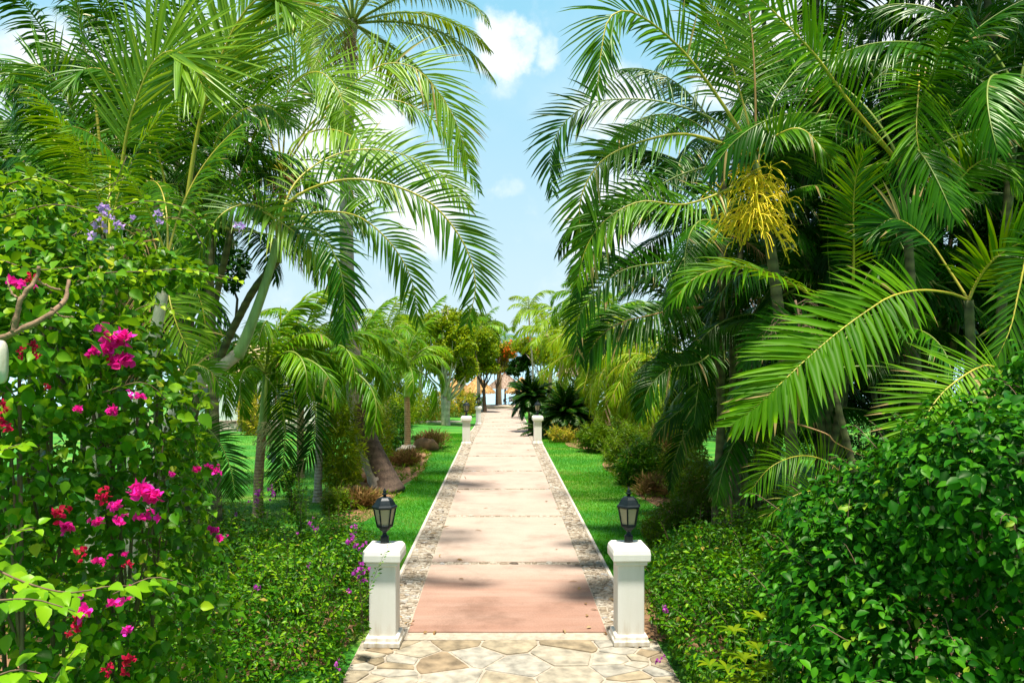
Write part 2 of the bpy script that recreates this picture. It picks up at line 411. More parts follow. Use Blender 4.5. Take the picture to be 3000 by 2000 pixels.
ORANGE = leaf_mat('orange_petal', [(0, (.55, .07, .01)), (1, (.80, .22, .02))], (.8, .18, .02), .3, .6, .3)
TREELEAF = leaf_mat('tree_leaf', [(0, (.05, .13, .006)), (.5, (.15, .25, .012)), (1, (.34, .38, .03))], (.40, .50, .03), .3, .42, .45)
TREEDARK = leaf_mat('tree_leaf_deep', [(0, (.003, .018, .003)), (.5, (.007, .042, .006)), (1, (.02, .09, .008))], (.04, .16, .01), .12, .45, .3)  # darkened leaf, shade among the trees put into the colour
OLIVE = leaf_mat('olive_leaf', [(0, (.03, .08, .008)), (.5, (.07, .16, .012)), (1, (.18, .24, .03))], (.22, .36, .03), .25, .42, .4)
CROTON = leaf_mat('croton_leaf', [(0, (.06, .15, .01)), (.4, (.2, .26, .015)), (.7, (.42, .32, .02)), (1, (.5, .2, .02))], (.45, .4, .03), .28, .42, .4)
DRYRED = leaf_mat('dry_red_leaf', [(0, (.12, .06, .02)), (.5, (.26, .14, .05)), (.8, (.36, .22, .08)), (1, (.14, .2, .03))], (.3, .2, .06), .2, .6, .3)
YSHRUB = leaf_mat('yellow_shrub_leaf', [(0, (.2, .22, .01)), (.5, (.42, .36, .015)), (1, (.6, .5, .05))], (.6, .5, .03), .3, .45, .4)
GRASS = leaf_mat('grass_blade', [(0, (.012, .13, .004)), (.45, (.045, .25, .008)), (.7, (.13, .33, .015)), (1, (.42, .40, .12))], (.10, .46, .01), .28, .5, .3)
# ------------------------------------------------------------------ setting: lawn, beds, path, terrace, beach, sea
def soil_nodes():
    pass
m, nt, nd, lk = mat_new('lawn_ground')
t_ = nd.new('ShaderNodeTexCoord')
n1 = nd.new('ShaderNodeTexNoise'); n1.inputs['Scale'].default_value = .55; n1.inputs['Detail'].default_value = 6
n2 = nd.new('ShaderNodeTexNoise'); n2.inputs['Scale'].default_value = 22; n2.inputs['Detail'].default_value = 6
mp = nd.new('ShaderNodeMapping'); mp.inputs['Scale'].default_value = (.5, 1.4, 1)
lk.new(t_.outputs['Object'], mp.inputs[0]); lk.new(mp.outputs[0], n1.inputs['Vector']); lk.new(t_.outputs['Object'], n2.inputs['Vector'])
mx = nd.new('ShaderNodeMixRGB'); mx.blend_type = 'MULTIPLY'; mx.inputs[0].default_value = .8
lk.new(ramp(nt, n1.outputs['Fac'], [(.3, (.012, .15, .003)), (.5, (.04, .23, .006)), (.62, (.10, .28, .012)), (.75, (.32, .34, .07))]), mx.inputs[1])
lk.new(ramp(nt, n2.outputs['Fac'], [(.3, (.5, .55, .4)), (.7, (1.2, 1.2, 1.1))]), mx.inputs[2])
b = nd.new('ShaderNodeBsdfPrincipled'); b.inputs['Roughness'].default_value = .9; lk.new(mx.outputs[0], b.inputs['Base Color'])
bp = nd.new('ShaderNodeBump'); bp.inputs['Distance'].default_value = .03; lk.new(n2.outputs['Fac'], bp.inputs['Height']); lk.new(bp.outputs[0], b.inputs['Normal'])
out_to(nt, b.outputs[0]); LAWN = m
SAND = plain('beach_sand', (.55, .46, .33), .9, .1, 4, .2)
SOIL = plain('soil', (.24, .13, .06), .95, .22, 7, .8)
CONC = plain('curb_concrete', (.50, .45, .37), .85, .1, 9, .3)
MORTAR = plain('mortar', (.38, .32, .24), .9, .16, 14, .5)

xs = np.array([-400, -150, -60, -40, -25] + list(np.arange(-16, 16.1, 2)) + [25, 40, 60, 150, 400], float)
ys = np.array([-30, -10, 0] + list(np.arange(2, 116, 1.0)) + [160, 260], float)
g = Geo()
XX, YY = np.meshgrid(xs, ys)
ZZ = np.array([[ground_z(x, y) for x in xs] for y in ys])
nx, ny = len(xs), len(ys)
i, j = np.meshgrid(np.arange(nx - 1), np.arange(ny - 1))
a = (j * nx + i).ravel()
g.add(np.stack([XX, YY, ZZ], -1), np.stack([a, a + 1, a + nx + 1, a + nx], 1))
gm = g.mesh('ground', [LAWN, SAND], True)
mi_ = np.zeros(len(gm.polygons), np.int32); cy_ = (j.ravel() + .5); mi_[ys[j.ravel()] >= 65] = 1
gm.polygons.foreach_set('material_index', mi_)
tag(link('ground', gm), None, None, kind='structure')

m, nt, nd, lk = mat_new('sea_water')
t_ = nd.new('ShaderNodeTexCoord'); n1 = nd.new('ShaderNodeTexNoise'); n1.inputs['Scale'].default_value = .6; n1.inputs['Detail'].default_value = 6
mp = nd.new('ShaderNodeMapping'); mp.inputs['Scale'].default_value = (.35, 1.5, 1); lk.new(t_.outputs['Object'], mp.inputs[0]); lk.new(mp.outputs[0], n1.inputs['Vector'])
b = nd.new('ShaderNodeBsdfPrincipled'); b.inputs['Roughness'].default_value = .18
lk.new(ramp(nt, n1.outputs['Fac'], [(.3, (.28, .52, .64)), (.7, (.42, .64, .72))]), b.inputs['Base Color'])
bp = nd.new('ShaderNodeBump'); bp.inputs['Strength'].default_value = .5; bp.inputs['Distance'].default_value = .15; lk.new(n1.outputs['Fac'], bp.inputs['Height']); lk.new(bp.outputs[0], b.inputs['Normal'])
out_to(nt, b.outputs[0])
g = Geo(); g.add([(-9000, 84, -2.35), (9000, 84, -2.35), (9000, 16000, -2.35), (-9000, 16000, -2.35)], [(0, 1, 2, 3)])
struct('sea', g, [m])
HILL = plain('hazy_hill_forest', (.10, .19, .26), .95, .12, .004)  # blue distance haze put into the forest colour
rg = np.random.default_rng(4)
g = Geo(); n = 90
hx = np.linspace(-2600, 2400, n); hh = 60 + 75 * np.exp(-((hx - 60) / 420) ** 2) + 60 * np.exp(-((hx + 1500) / 600) ** 2) + 12 * np.sin(hx / 90) + 8 * np.sin(hx / 37 + 1)
V = np.concatenate([np.stack([hx, np.full(n, 3300.), np.full(n, -3.)], 1), np.stack([hx, np.full(n, 3800.), hh], 1), np.stack([hx, np.full(n, 4600.), np.full(n, -3.)], 1)])
k = np.arange(n - 1); g.add(V, np.concatenate([np.stack([k, k + 1, k + n + 1, k + n], 1), np.stack([k + n, k + n + 1, k + 2 * n + 1, k + 2 * n], 1)]))
struct('hills', g, [HILL], True)

# soil beds under the planting
def soil_bed(cx, cy, rx, ry, seed, dz=.004):
    q = np.random.default_rng(seed); n = 40; th = np.arange(n) / n * 2 * np.pi
    rr = 1 + .12 * np.sin(3 * th + q.uniform(0, 6)) + .08 * np.sin(7 * th + q.uniform(0, 6)) + q.normal(0, .03, n)
    V = [(cx, cy, ground_z(cx, cy) + dz)] + [(cx + rx * r * math.cos(a), cy + ry * r * math.sin(a), ground_z(cx, cy + ry * r * math.sin(a)) + dz) for a, r in zip(th, rr)]
    g = Geo(); g.add(V, [(0, 1 + k, 1 + (k + 1) % n, 1 + (k + 1) % n) for k in range(n)])
    return struct('soil_bed', g, [SOIL])
BEDS = [(-3.1, 21.5, .85, 6.5), (4.15, 19.5, 1.25, 6.0), (-4.3, 9.6, 2.6, 3.1), (4.2, 9.3, 2.5, 3.0), (4.2, 30.5, 1.7, 5.0)]
for k, bd in enumerate(BEDS): soil_bed(*bd, k + 10, .004 + .004 * (k % 2) + (.02 if bd[1] > 26 else 0))

# path of tinted concrete slabs between pebble strips
JOINTS = [8.74, 11.86, 15.5, 18.85, 22.05, 25.6, 29.6, 33.2, 36.8, 40.4, 44.0, 47.6, 51.2, 54.8, 58.4, 62.2]
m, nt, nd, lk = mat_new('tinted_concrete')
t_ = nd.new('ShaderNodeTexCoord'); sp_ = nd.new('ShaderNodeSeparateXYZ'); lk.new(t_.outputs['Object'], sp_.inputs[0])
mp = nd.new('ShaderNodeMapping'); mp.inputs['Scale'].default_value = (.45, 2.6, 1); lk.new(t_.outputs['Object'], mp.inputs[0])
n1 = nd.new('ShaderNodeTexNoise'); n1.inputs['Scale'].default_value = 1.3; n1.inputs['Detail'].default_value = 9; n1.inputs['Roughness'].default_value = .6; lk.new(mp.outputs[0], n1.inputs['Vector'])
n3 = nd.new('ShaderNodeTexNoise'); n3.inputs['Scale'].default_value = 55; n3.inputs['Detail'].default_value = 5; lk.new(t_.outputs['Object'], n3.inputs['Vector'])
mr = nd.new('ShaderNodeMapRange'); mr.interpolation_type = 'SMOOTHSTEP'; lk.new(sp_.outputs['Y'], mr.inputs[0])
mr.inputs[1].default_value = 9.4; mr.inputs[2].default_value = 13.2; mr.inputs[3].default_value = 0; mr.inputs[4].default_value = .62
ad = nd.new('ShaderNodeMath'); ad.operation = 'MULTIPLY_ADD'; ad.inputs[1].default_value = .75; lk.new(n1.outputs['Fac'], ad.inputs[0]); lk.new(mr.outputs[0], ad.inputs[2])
c = ramp(nt, ad.outputs[0], [(.22, (.29, .155, .105)), (.45, (.34, .205, .148)), (.7, (.40, .285, .218)), (1.0, (.43, .33, .262))])   # pinker by the landing, paler farther along
mx = nd.new('ShaderNodeMixRGB'); mx.blend_type = 'MULTIPLY'; mx.inputs[0].default_value = 1; lk.new(c, mx.inputs[1])
n4 = nd.new('ShaderNodeTexNoise'); n4.inputs['Scale'].default_value = .9; n4.inputs['Detail'].default_value = 10; n4.inputs['Roughness'].default_value = .7; lk.new(t_.outputs['Object'], n4.inputs['Vector'])
mx2 = nd.new('ShaderNodeMixRGB'); mx2.blend_type = 'MULTIPLY'; mx2.inputs[0].default_value = 1
lk.new(ramp(nt, n3.outputs['Fac'], [(.3, (.84, .84, .84)), (.7, (1.07, 1.07, 1.07))]), mx2.inputs[1]); lk.new(ramp(nt, n4.outputs['Fac'], [(.34, (.70, .68, .66)), (.47, (.95, .95, .95)), (.6, (1.03, 1.03, 1.03))]), mx2.inputs[2])
lk.new(mx2.outputs[0], mx.inputs[2])
b = nd.new('ShaderNodeBsdfPrincipled'); b.inputs['Roughness'].default_value = .82; b.inputs['Specular IOR Level'].default_value = .25; lk.new(mx.outputs[0], b.inputs['Base Color'])
bp = nd.new('ShaderNodeBump'); bp.inputs['Strength'].default_value = .25; bp.inputs['Distance'].default_value = .006; lk.new(n3.outputs['Fac'], bp.inputs['Height']); lk.new(bp.outputs[0], b.inputs['Normal'])
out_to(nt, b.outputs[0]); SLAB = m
PXL, PXR, BO = -1.09, 1.11, 1.46           # slab edges, outer edge of the pebble strips
def strip(g, x0, x1, y0, y1, z, step=1.0, mat=0, tint=.5, skirt=.05):
    n = max(2, int((y1 - y0) / step) + 1); y = np.linspace(y0, y1, n)
    zz = np.array([path_z(v) for v in y]) + z
    L0 = np.stack([np.full(n, x0), y, zz - skirt], 1); L1 = np.stack([np.full(n, x0), y, zz], 1)
    R1 = np.stack([np.full(n, x1), y, zz], 1); R0 = np.stack([np.full(n, x1), y, zz - skirt], 1)
    k = np.arange(n - 1); Q = [np.stack([k + c * n, k + (c + 1) * n, k + (c + 1) * n + 1, k + c * n + 1], 1) for c in range(3)]
    Q.append(np.array([[0, n, 2 * n, 3 * n], [n - 1, 4 * n - 1, 3 * n - 1, 2 * n - 1]]))
    g.add(np.concatenate([L0, L1, R1, R0]), np.concatenate(Q), mat, tint)
gs, gb, gc = Geo(), Geo(), Geo()
for y0, y1 in zip(JOINTS[:-1], JOINTS[1:]):
    strip(gs, PXL, PXR, y0 + .085, y1 - .085, .034)
for j_ in JOINTS[1:-1]: strip(gb, PXL, PXR, j_ - .085, j_ + .085, .024)
strip(gb, -BO, PXL, 8.60, 62.2, .026); strip(gb, PXR, BO, 8.60, 62.2, .026)
strip(gb, PXL, PXR, 8.60, 8.83, .022)
strip(gc, -BO - .045, -BO, 8.60, 62.2, .036); strip(gc, BO, BO + .045, 8.60, 62.2, .036)
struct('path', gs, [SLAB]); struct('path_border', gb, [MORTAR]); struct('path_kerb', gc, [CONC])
PEBBLE = tint_mat('pebble', [(0, (.11, .085, .06)), (.3, (.28, .22, .15)), (.6, (.40, .34, .26)), (.85, (.48, .43, .35)), (1, (.35, .33, .30))], .75, 30, .6)
rg = np.random.default_rng(7)
def stones(g, x, y, lx, ly, z, h, tint, rot):
    """low domed stones, all at once"""
    m = len(x); k = 8; th = np.arange(k) / k * 2 * np.pi
    rad = np.clip(rg.normal(1, .13, (m, k)), .6, 1.35)
    ux, uy = np.cos(th) * rad, np.sin(th) * rad
    c, s = np.cos(rot)[:, None], np.sin(rot)[:, None]
    rings = []
    for f, hz_ in ((1, -.4), (.93, .45), (.62, .93)):
        px = ux * f * lx[:, None] / 2; py = uy * f * ly[:, None] / 2
        rings.append(np.stack([x[:, None] + px * c - py * s, y[:, None] + px * s + py * c, np.broadcast_to((z + h * hz_)[:, None], px.shape)], -1))
    top = np.stack([x, y, z + h], -1)[:, None]
    V = np.concatenate(rings + [top], 1)
    q = []
    for r_ in range(2):
        for i_ in range(k): q.append((r_ * k + i_, r_ * k + (i_ + 1) % k, (r_ + 1) * k + (i_ + 1) % k, (r_ + 1) * k + i_))
    for i_ in range(k): q.append((2 * k + i_, 2 * k + (i_ + 1) % k, 3 * k, 3 * k))
    Q = (np.arange(m) * (3 * k + 1))[:, None, None] + np.array(q)[None]
    g.add(V.reshape(-1, 3), Q.reshape(-1, 4), 0, np.repeat(tint, 3 * k + 1))
g = Geo(); X, Y, LX, LY = [], [], [], []
for x0, x1 in ((-BO + .01, PXL - .01), (PXR + .01, BO - .01)):
    y = 8.62
    while y < 61.8:
        row = rg.uniform(.026, .052) * (1.25 if y > 26 else 1)
        x = x0
        while x < x1 - .03:
            w = min(rg.uniform(.05, .14), x1 - x)
            X.append(x + w / 2); Y.append(y + row / 2 + rg.normal(0, .012)); LX.append(w * .95); LY.append(row * rg.uniform(.75, 1.12)); x += w
        y += row
for j_ in JOINTS[1:-1]:
    x = PXL
    while x < PXR - .03:
        w = rg.uniform(.06, .17); X.append(x + w / 2); Y.append(j_ + rg.normal(0, .018)); LX.append(w * .9); LY.append(rg.uniform(.05, .11)); x += w
X, Y, LX, LY = map(np.array, (X, Y, LX, LY))
stones(g, X, Y, LX, LY, np.array([path_z(v) for v in Y]) + .026, rg.uniform(.010, .03, len(X)), np.clip(rg.normal(.52, .25, len(X)), 0, 1), rg.normal(0, .12, len(X)))
o = obj('pebbles', g, [PEBBLE], None, True); o['kind'] = 'structure'

# flagstone landing: irregular cells cut from a rectangle
FLAG = tint_mat('flagstone', [(0, (.24, .17, .10)), (.25, (.29, .23, .14)), (.55, (.35, .30, .21)), (.8, (.31, .29, .24)), (1, (.38, .34, .26))], .75, 7, .8, .3, .5)
def clip_poly(poly, nx_, ny_, d_):
    out = []
    for k in range(len(poly)):
        p, q = poly[k], poly[(k + 1) % len(poly)]
        sp, sq = p[0] * nx_ + p[1] * ny_ - d_, q[0] * nx_ + q[1] * ny_ - d_
        if sp <= 0: out.append(p)
        if (sp < 0 < sq) or (sq < 0 < sp):
            u = sp / (sp - sq); out.append((p[0] + u * (q[0] - p[0]), p[1] + u * (q[1] - p[1])))
    return out
gl = Geo(); strip(gl, -1.56, 1.62, 5.2, 8.60, .012, 1.0)
struct('landing', gl, [MORTAR])
g = Geo(); seeds = []
rs = random.Random(12)
for k in range(4000):
    p = (rs.uniform(-1.5, 1.56), rs.uniform(5.2, 8.6)); edge = abs(p[0]) > 1.12
    dmin = .16 if edge else .30
    if all(((p[0] - q[0]) / (1.0 if edge else 1.55)) ** 2 + (p[1] - q[1]) ** 2 > dmin ** 2 for q in seeds): seeds.append(p)
for p in seeds:
    poly = [(-1.55, 5.2), (1.61, 5.2), (1.61, 8.59), (-1.55, 8.59)]
    for q in seeds:
        if q is p: continue
        dx, dy = q[0] - p[0], q[1] - p[1]; L = math.hypot(dx, dy)
        if L > 1.3: continue
        poly = clip_poly(poly, dx / L, dy / L, ((p[0] + q[0]) / 2 * dx + (p[1] + q[1]) / 2 * dy) / L - .011)
        if len(poly) < 3: break
    if len(poly) < 3: continue
    # knock the sharp corners off
    pts = []
    for k in range(len(poly)):
        a_, b_, c_ = poly[k - 1], poly[k], poly[(k + 1) % len(poly)]
        pts += [(b_[0] * .82 + a_[0] * .18, b_[1] * .82 + a_[1] * .18), (b_[0] * .97 + a_[0] * .015 + c_[0] * .015, b_[1] * .97 + a_[1] * .015 + c_[1] * .015), (b_[0] * .82 + c_[0] * .18, b_[1] * .82 + c_[1] * .18)]
    n = len(pts); cxp = sum(q[0] for q in pts) / n; cyp = sum(q[1] for q in pts) / n; hz_ = .024 + rs.uniform(-.004, .006)
    V = [(x, y, .004) for x, y in pts] + [(x * .985 + cxp * .015, y * .985 + cyp * .015, hz_ - .005) for x, y in pts] + [(x * .94 + cxp * .06, y * .94 + cyp * .06, hz_) for x, y in pts] + [(cxp, cyp, hz_)]
    Q = [(r_ * n + k, r_ * n + (k + 1) % n, (r_ + 1) * n + (k + 1) % n, (r_ + 1) * n + k) for r_ in range(2) for k in range(n)] + [(2 * n + k, 2 * n + (k + 1) % n, 3 * n, 3 * n) for k in range(n)]
    g.add(V, Q, 0, rs.random())
o = obj('flagstones', g, [FLAG], None, False); o['kind'] = 'structure'

# beach terrace at the end of the path, one step up
g = Geo(); z0 = path_z(62.2)
V = [(-3.2, 62.25, z0 - .1), (3.6, 62.25, z0 - .1), (3.6, 62.25, z0 + .2), (-3.2, 62.25, z0 + .2), (3.6, 65.2, z0 + .2), (-3.2, 65.2, z0 + .2), (3.6, 65.2, z0 - .8), (-3.2, 65.2, z0 - .8)]
g.add(V, [(0, 1, 2, 3), (3, 2, 4, 5), (5, 4, 6, 7), (0, 3, 5, 7), (1, 6, 4, 2)])
struct('terrace', g, [plain('terrace_stone', (.56, .44, .32), .85, .12, 5, .3)])

# grass blades on the lawns that show
g = Geo(); rg = np.random.default_rng(21)
def in_bed(x, y):
    r_ = np.zeros(len(x), bool)
    for cx_, cy_, rx_, ry_ in BEDS: r_ |= ((x - cx_) / rx_) ** 2 + ((y - cy_) / ry_) ** 2 < .85
    return r_
PP, DD = [], []
for x0, x1, y0, y1, dens in ((-3.6, -1.50, 9.5, 14, 3000), (-3.4, -1.50, 14, 22, 1700), (-3.2, -1.54, 22, 36, 700), (1.50, 3.4, 9.5, 14, 3000), (1.50, 3.6, 14, 22, 1700), (1.54, 3.6, 22, 34, 700), (-11, -3.6, 13, 22, 420), (-13, -3.6, 22, 34, 160)):
    n = int((x1 - x0) * (y1 - y0) * dens); x = rg.uniform(x0, x1, n); y = rg.uniform(y0, y1, n)
    kk = ~in_bed(x, y); x, y = x[kk], y[kk]
    PP.append(np.stack([x, y, np.array([path_z(v) for v in y])], 1))
PP = np.concatenate(PP); n = len(PP)
DD = np.stack([rg.normal(0, .45, n), rg.normal(0, .45, n), np.ones(n)], 1)
az = rg.uniform(0, 6.28, n); NN = np.stack([np.cos(az), np.sin(az), np.full(n, .25)], 1)
sc = 1 + (PP[:, 1] - 9) * .03
clump = .42 + .30 * np.sin(PP[:, 0] * 2.1 + np.sin(PP[:, 1] * .9) * 2) * np.sin(PP[:, 1] * 1.3 + PP[:, 0]) + .34 * np.clip(np.sin(PP[:, 1] * 2.3 + 1.7 * np.sin(PP[:, 0] * 1.1)) * np.sin(PP[:, 1] * .55 + PP[:, 0] * .8 + 1), 0, 1) * np.where(PP[:, 0] > 0, 1, .5)
blades(g, PP, DD, NN, rg.uniform(.022, .05, n) * sc, .006 * sc, [1, .6, .05], rg, grav=.5, across=2, tint=np.clip(clump * .7 + rg.normal(.12, .2, n), 0, 1))
o = obj('grass', g, [GRASS], None, True)
tag(o, 'short green lawn grass growing beside the path', 'grass', kind='stuff')

# ------------------------------------------------------------------ lantern pillars along the path
m, nt, nd, lk = mat_new('weathered_cream_paint')
t_ = nd.new('ShaderNodeTexCoord'); sp_ = nd.new('ShaderNodeSeparateXYZ'); lk.new(t_.outputs['Object'], sp_.inputs[0])
mp = nd.new('ShaderNodeMapping'); mp.inputs['Scale'].default_value = (9, 9, 1.6); lk.new(t_.outputs['Object'], mp.inputs[0])
n1 = nd.new('ShaderNodeTexNoise'); n1.inputs['Scale'].default_value = 1.2; n1.inputs['Detail'].default_value = 9; n1.inputs['Roughness'].default_value = .65; lk.new(mp.outputs[0], n1.inputs['Vector'])
n2 = nd.new('ShaderNodeTexNoise'); n2.inputs['Scale'].default_value = 60; n2.inputs['Detail'].default_value = 3; lk.new(t_.outputs['Object'], n2.inputs['Vector'])
dr = nd.new('ShaderNodeMapRange'); lk.new(sp_.outputs['Z'], dr.inputs[0]); dr.inputs[1].default_value = .0; dr.inputs[2].default_value = .3; dr.inputs[3].default_value = .32; dr.inputs[4].default_value = 0
ad = nd.new('ShaderNodeMath'); ad.operation = 'SUBTRACT'; lk.new(n1.outputs['Fac'], ad.inputs[0]); lk.new(dr.outputs[0], ad.inputs[1])      # splashed soil and rain streaks
b = nd.new('ShaderNodeBsdfPrincipled'); b.inputs['Roughness'].default_value = .62; b.inputs['Specular IOR Level'].default_value = .35
lk.new(ramp(nt, ad.outputs[0], [(.10, (.50, .42, .30)), (.28, (.68, .63, .54)), (.42, (.74, .71, .63)), (.7, (.78, .75, .68))]), b.inputs['Base Color'])
bp = nd.new('ShaderNodeBump'); bp.inputs['Strength'].default_value = .12; bp.inputs['Distance'].default_value = .006; lk.new(n2.outputs['Fac'], bp.inputs['Height']); lk.new(bp.outputs[0], b.inputs['Normal'])
out_to(nt, b.outputs[0]); PAINT = m
IRON = plain('black_iron', (.006, .012, .014), .42, .2, 20, .1, .28)
m, nt, nd, lk = mat_new('amber_glass')
b = nd.new('ShaderNodeBsdfPrincipled'); b.inputs['Base Color'].default_value = (.66, .56, .38, 1); b.inputs['Roughness'].default_value = .22
b.inputs['Transmission Weight'].default_value = .45; b.inputs['IOR'].default_value = 1.15; out_to(nt, b.outputs[0]); GLASS = m
CANDLE = plain('candle_sleeve', (.62, .55, .42), .5, .05)
def ngon(g, prof, k=6, rot=0.0, mat=0, sq=False):
    th = np.arange(k) / k * 2 * np.pi + rot; f = 1 / math.cos(math.pi / k) if sq else 1
    V = [(r_ * f * math.cos(a), r_ * f * math.sin(a), z) for r_, z in prof for a in th]; n = len(prof)
    Q = [(r_ * k + i_, r_ * k + (i_ + 1) % k, (r_ + 1) * k + (i_ + 1) % k, (r_ + 1) * k + i_) for r_ in range(n - 1) for i_ in range(k)]
    V += [(0, 0, prof[0][1]), (0, 0, prof[-1][1])]; c0 = n * k
    Q += [((i_ + 1) % k, i_, c0, c0) for i_ in range(k)] + [((n - 1) * k + i_, (n - 1) * k + (i_ + 1) % k, c0 + 1, c0 + 1) for i_ in range(k)]
    g.add(V, Q, mat)
def bevel(o, w, seg=2):
    b_ = o.modifiers.new('bevel', 'BEVEL'); b_.width = w; b_.segments = seg; b_.limit_method = 'ANGLE'; b_.angle_limit = R(25)
    return o
Q4 = math.pi / 4
def lantern_pillar(label, x, y, z, rz=0):
    t = thing('lantern_pillar', label, 'pillar', (x, y, z), 'white lantern pillars along the path', rz)
    g = Geo(); ngon(g, [(.142, .09), (.142, .86)], 4, Q4, sq=True); bevel(obj('shaft', g, [PAINT], t, False), .012)
    g = Geo(); ngon(g, [(.190, 0), (.190, .05), (.178, .062), (.172, .10), (.15, .112)], 4, Q4, sq=True); bevel(obj('plinth', g, [PAINT], t, False), .006)
    g = Geo(); ngon(g, [(.158, .845), (.168, .852), (.168, .885), (.162, .89)], 4, Q4, sq=True); bevel(obj('collar', g, [PAINT], t, False), .005)
    g = Geo(); ngon(g, [(.186, .888), (.198, .896), (.200, .965), (.192, 1.012), (.165, 1.045), (.10, 1.058), (.03, 1.060)], 4, Q4, sq=True); bevel(obj('cap', g, [PAINT], t, False), .018, 3)
    h = 1.056; lr = .26 + rz
    g = Geo(); ngon(g, [(.046, h), (.046, h + .075), (.040, h + .08)], 14); 
    ngon(g, [(.034, h + .075), (.024, h + .095), (.018, h + .112), (.026, h + .122), (.030, h + .130)], 14)
    ngon(g, [(.026, h + .125), (.052, h + .142), (.060, h + .160), (.084, h + .172), (.088, h + .190), (.075, h + .194)], 6, lr)
    top, bot = h + .385, h + .190
    for k in range(6):
        a = lr + k * math.pi / 3
        tube(g, [(.079 * math.cos(a), .079 * math.sin(a), bot - .01), (.121 * math.cos(a), .121 * math.sin(a), top + .006)], .0085, 5)
        a2 = a + math.pi / 3
        tube(g, [(.079 * math.cos(a), .079 * math.sin(a), bot + .004), (.079 * math.cos(a2), .079 * math.sin(a2), bot + .004)], .008, 5)
    la = obj('lantern', g, [IRON], t, False)
    g = Geo(); ngon(g, [(.122, top - .012), (.134, top - .004), (.138, top + .008), (.132, top + .018), (.118, top + .026), (.105, top + .050), (.088, top + .080), (.060, top + .104), (.024, top + .112)], 6, lr)
    obj('roof', g, [IRON], la, False)
    g = Geo(); z1 = top + .108
    ngon(g, [(.022, z1), (.016, z1 + .022), (.030, z1 + .030), (.032, z1 + .038), (.014, z1 + .046), (.020, z1 + .056), (.021, z1 + .064), (.010, z1 + .076), (.008, z1 + .088), (.002, z1 + .098)], 12); obj('finial', g, [IRON], la, True)
    for k in range(6):
        a, a2 = lr + k * math.pi / 3, lr + (k + 1) * math.pi / 3; rb, rt = .074, .115
        v = [(rb * math.cos(a), rb * math.sin(a), bot), (rb * math.cos(a2), rb * math.sin(a2), bot), (rt * math.cos(a2), rt * math.sin(a2), top), (rt * math.cos(a), rt * math.sin(a), top)]
        v2 = [(p[0] * .96, p[1] * .96, p[2]) for p in v]
        g = Geo(); g.add(v + v2, [(0, 1, 2, 3), (7, 6, 5, 4), (0, 4, 5, 1), (2, 6, 7, 3)]); obj('pane', g, [GLASS], la, False)
    g = Geo()
    for k in range(3):
        a = k * 2.1 + .4; tube(g, [(.026 * math.cos(a), .026 * math.sin(a), bot - .01), (.026 * math.cos(a), .026 * math.sin(a), bot + .085)], .009, 7)
    obj('candle_sleeve', g, [CANDLE], la, True)
    return t
def copy_tree(o, parent=None):
    c = o.copy(); C.objects.link(c)
    if parent is not None: c.parent = parent
    for ch in list(o.children): copy_tree(ch, c)
    return c
first = lantern_pillar('nearest cream lantern pillar beside the bush with purple flowers', -1.305, 8.52, .026, R(-2))
def more(label, x, y, z, rz):
    t = copy_tree(first); t['label'] = label; t.location = (x, y, z); t.rotation_euler = (0, 0, rz)
more('nearest cream lantern pillar beside the plain green hedge on the right', 1.312, 8.56, .026, R(1.5))
more('white lantern pillar in the lawn, second along on the left of the path', -1.32, 29.3, .026, 0)
more('white lantern pillar standing in front of the dark cycad', 1.31, 29.5, .026, R(3))
more('white lantern pillar between lawn and croton bush, third along the path', -1.33, 45.8, path_z(45.8) + .02, 0)
more('farthest white lantern pillar on the left where the path meets the step', -1.33, 59.2, path_z(59.2) + .02, 0)
more('farthest white lantern pillar beyond the cycad near the brown lounger', 1.32, 59.6, path_z(59.6) + .02, 0)

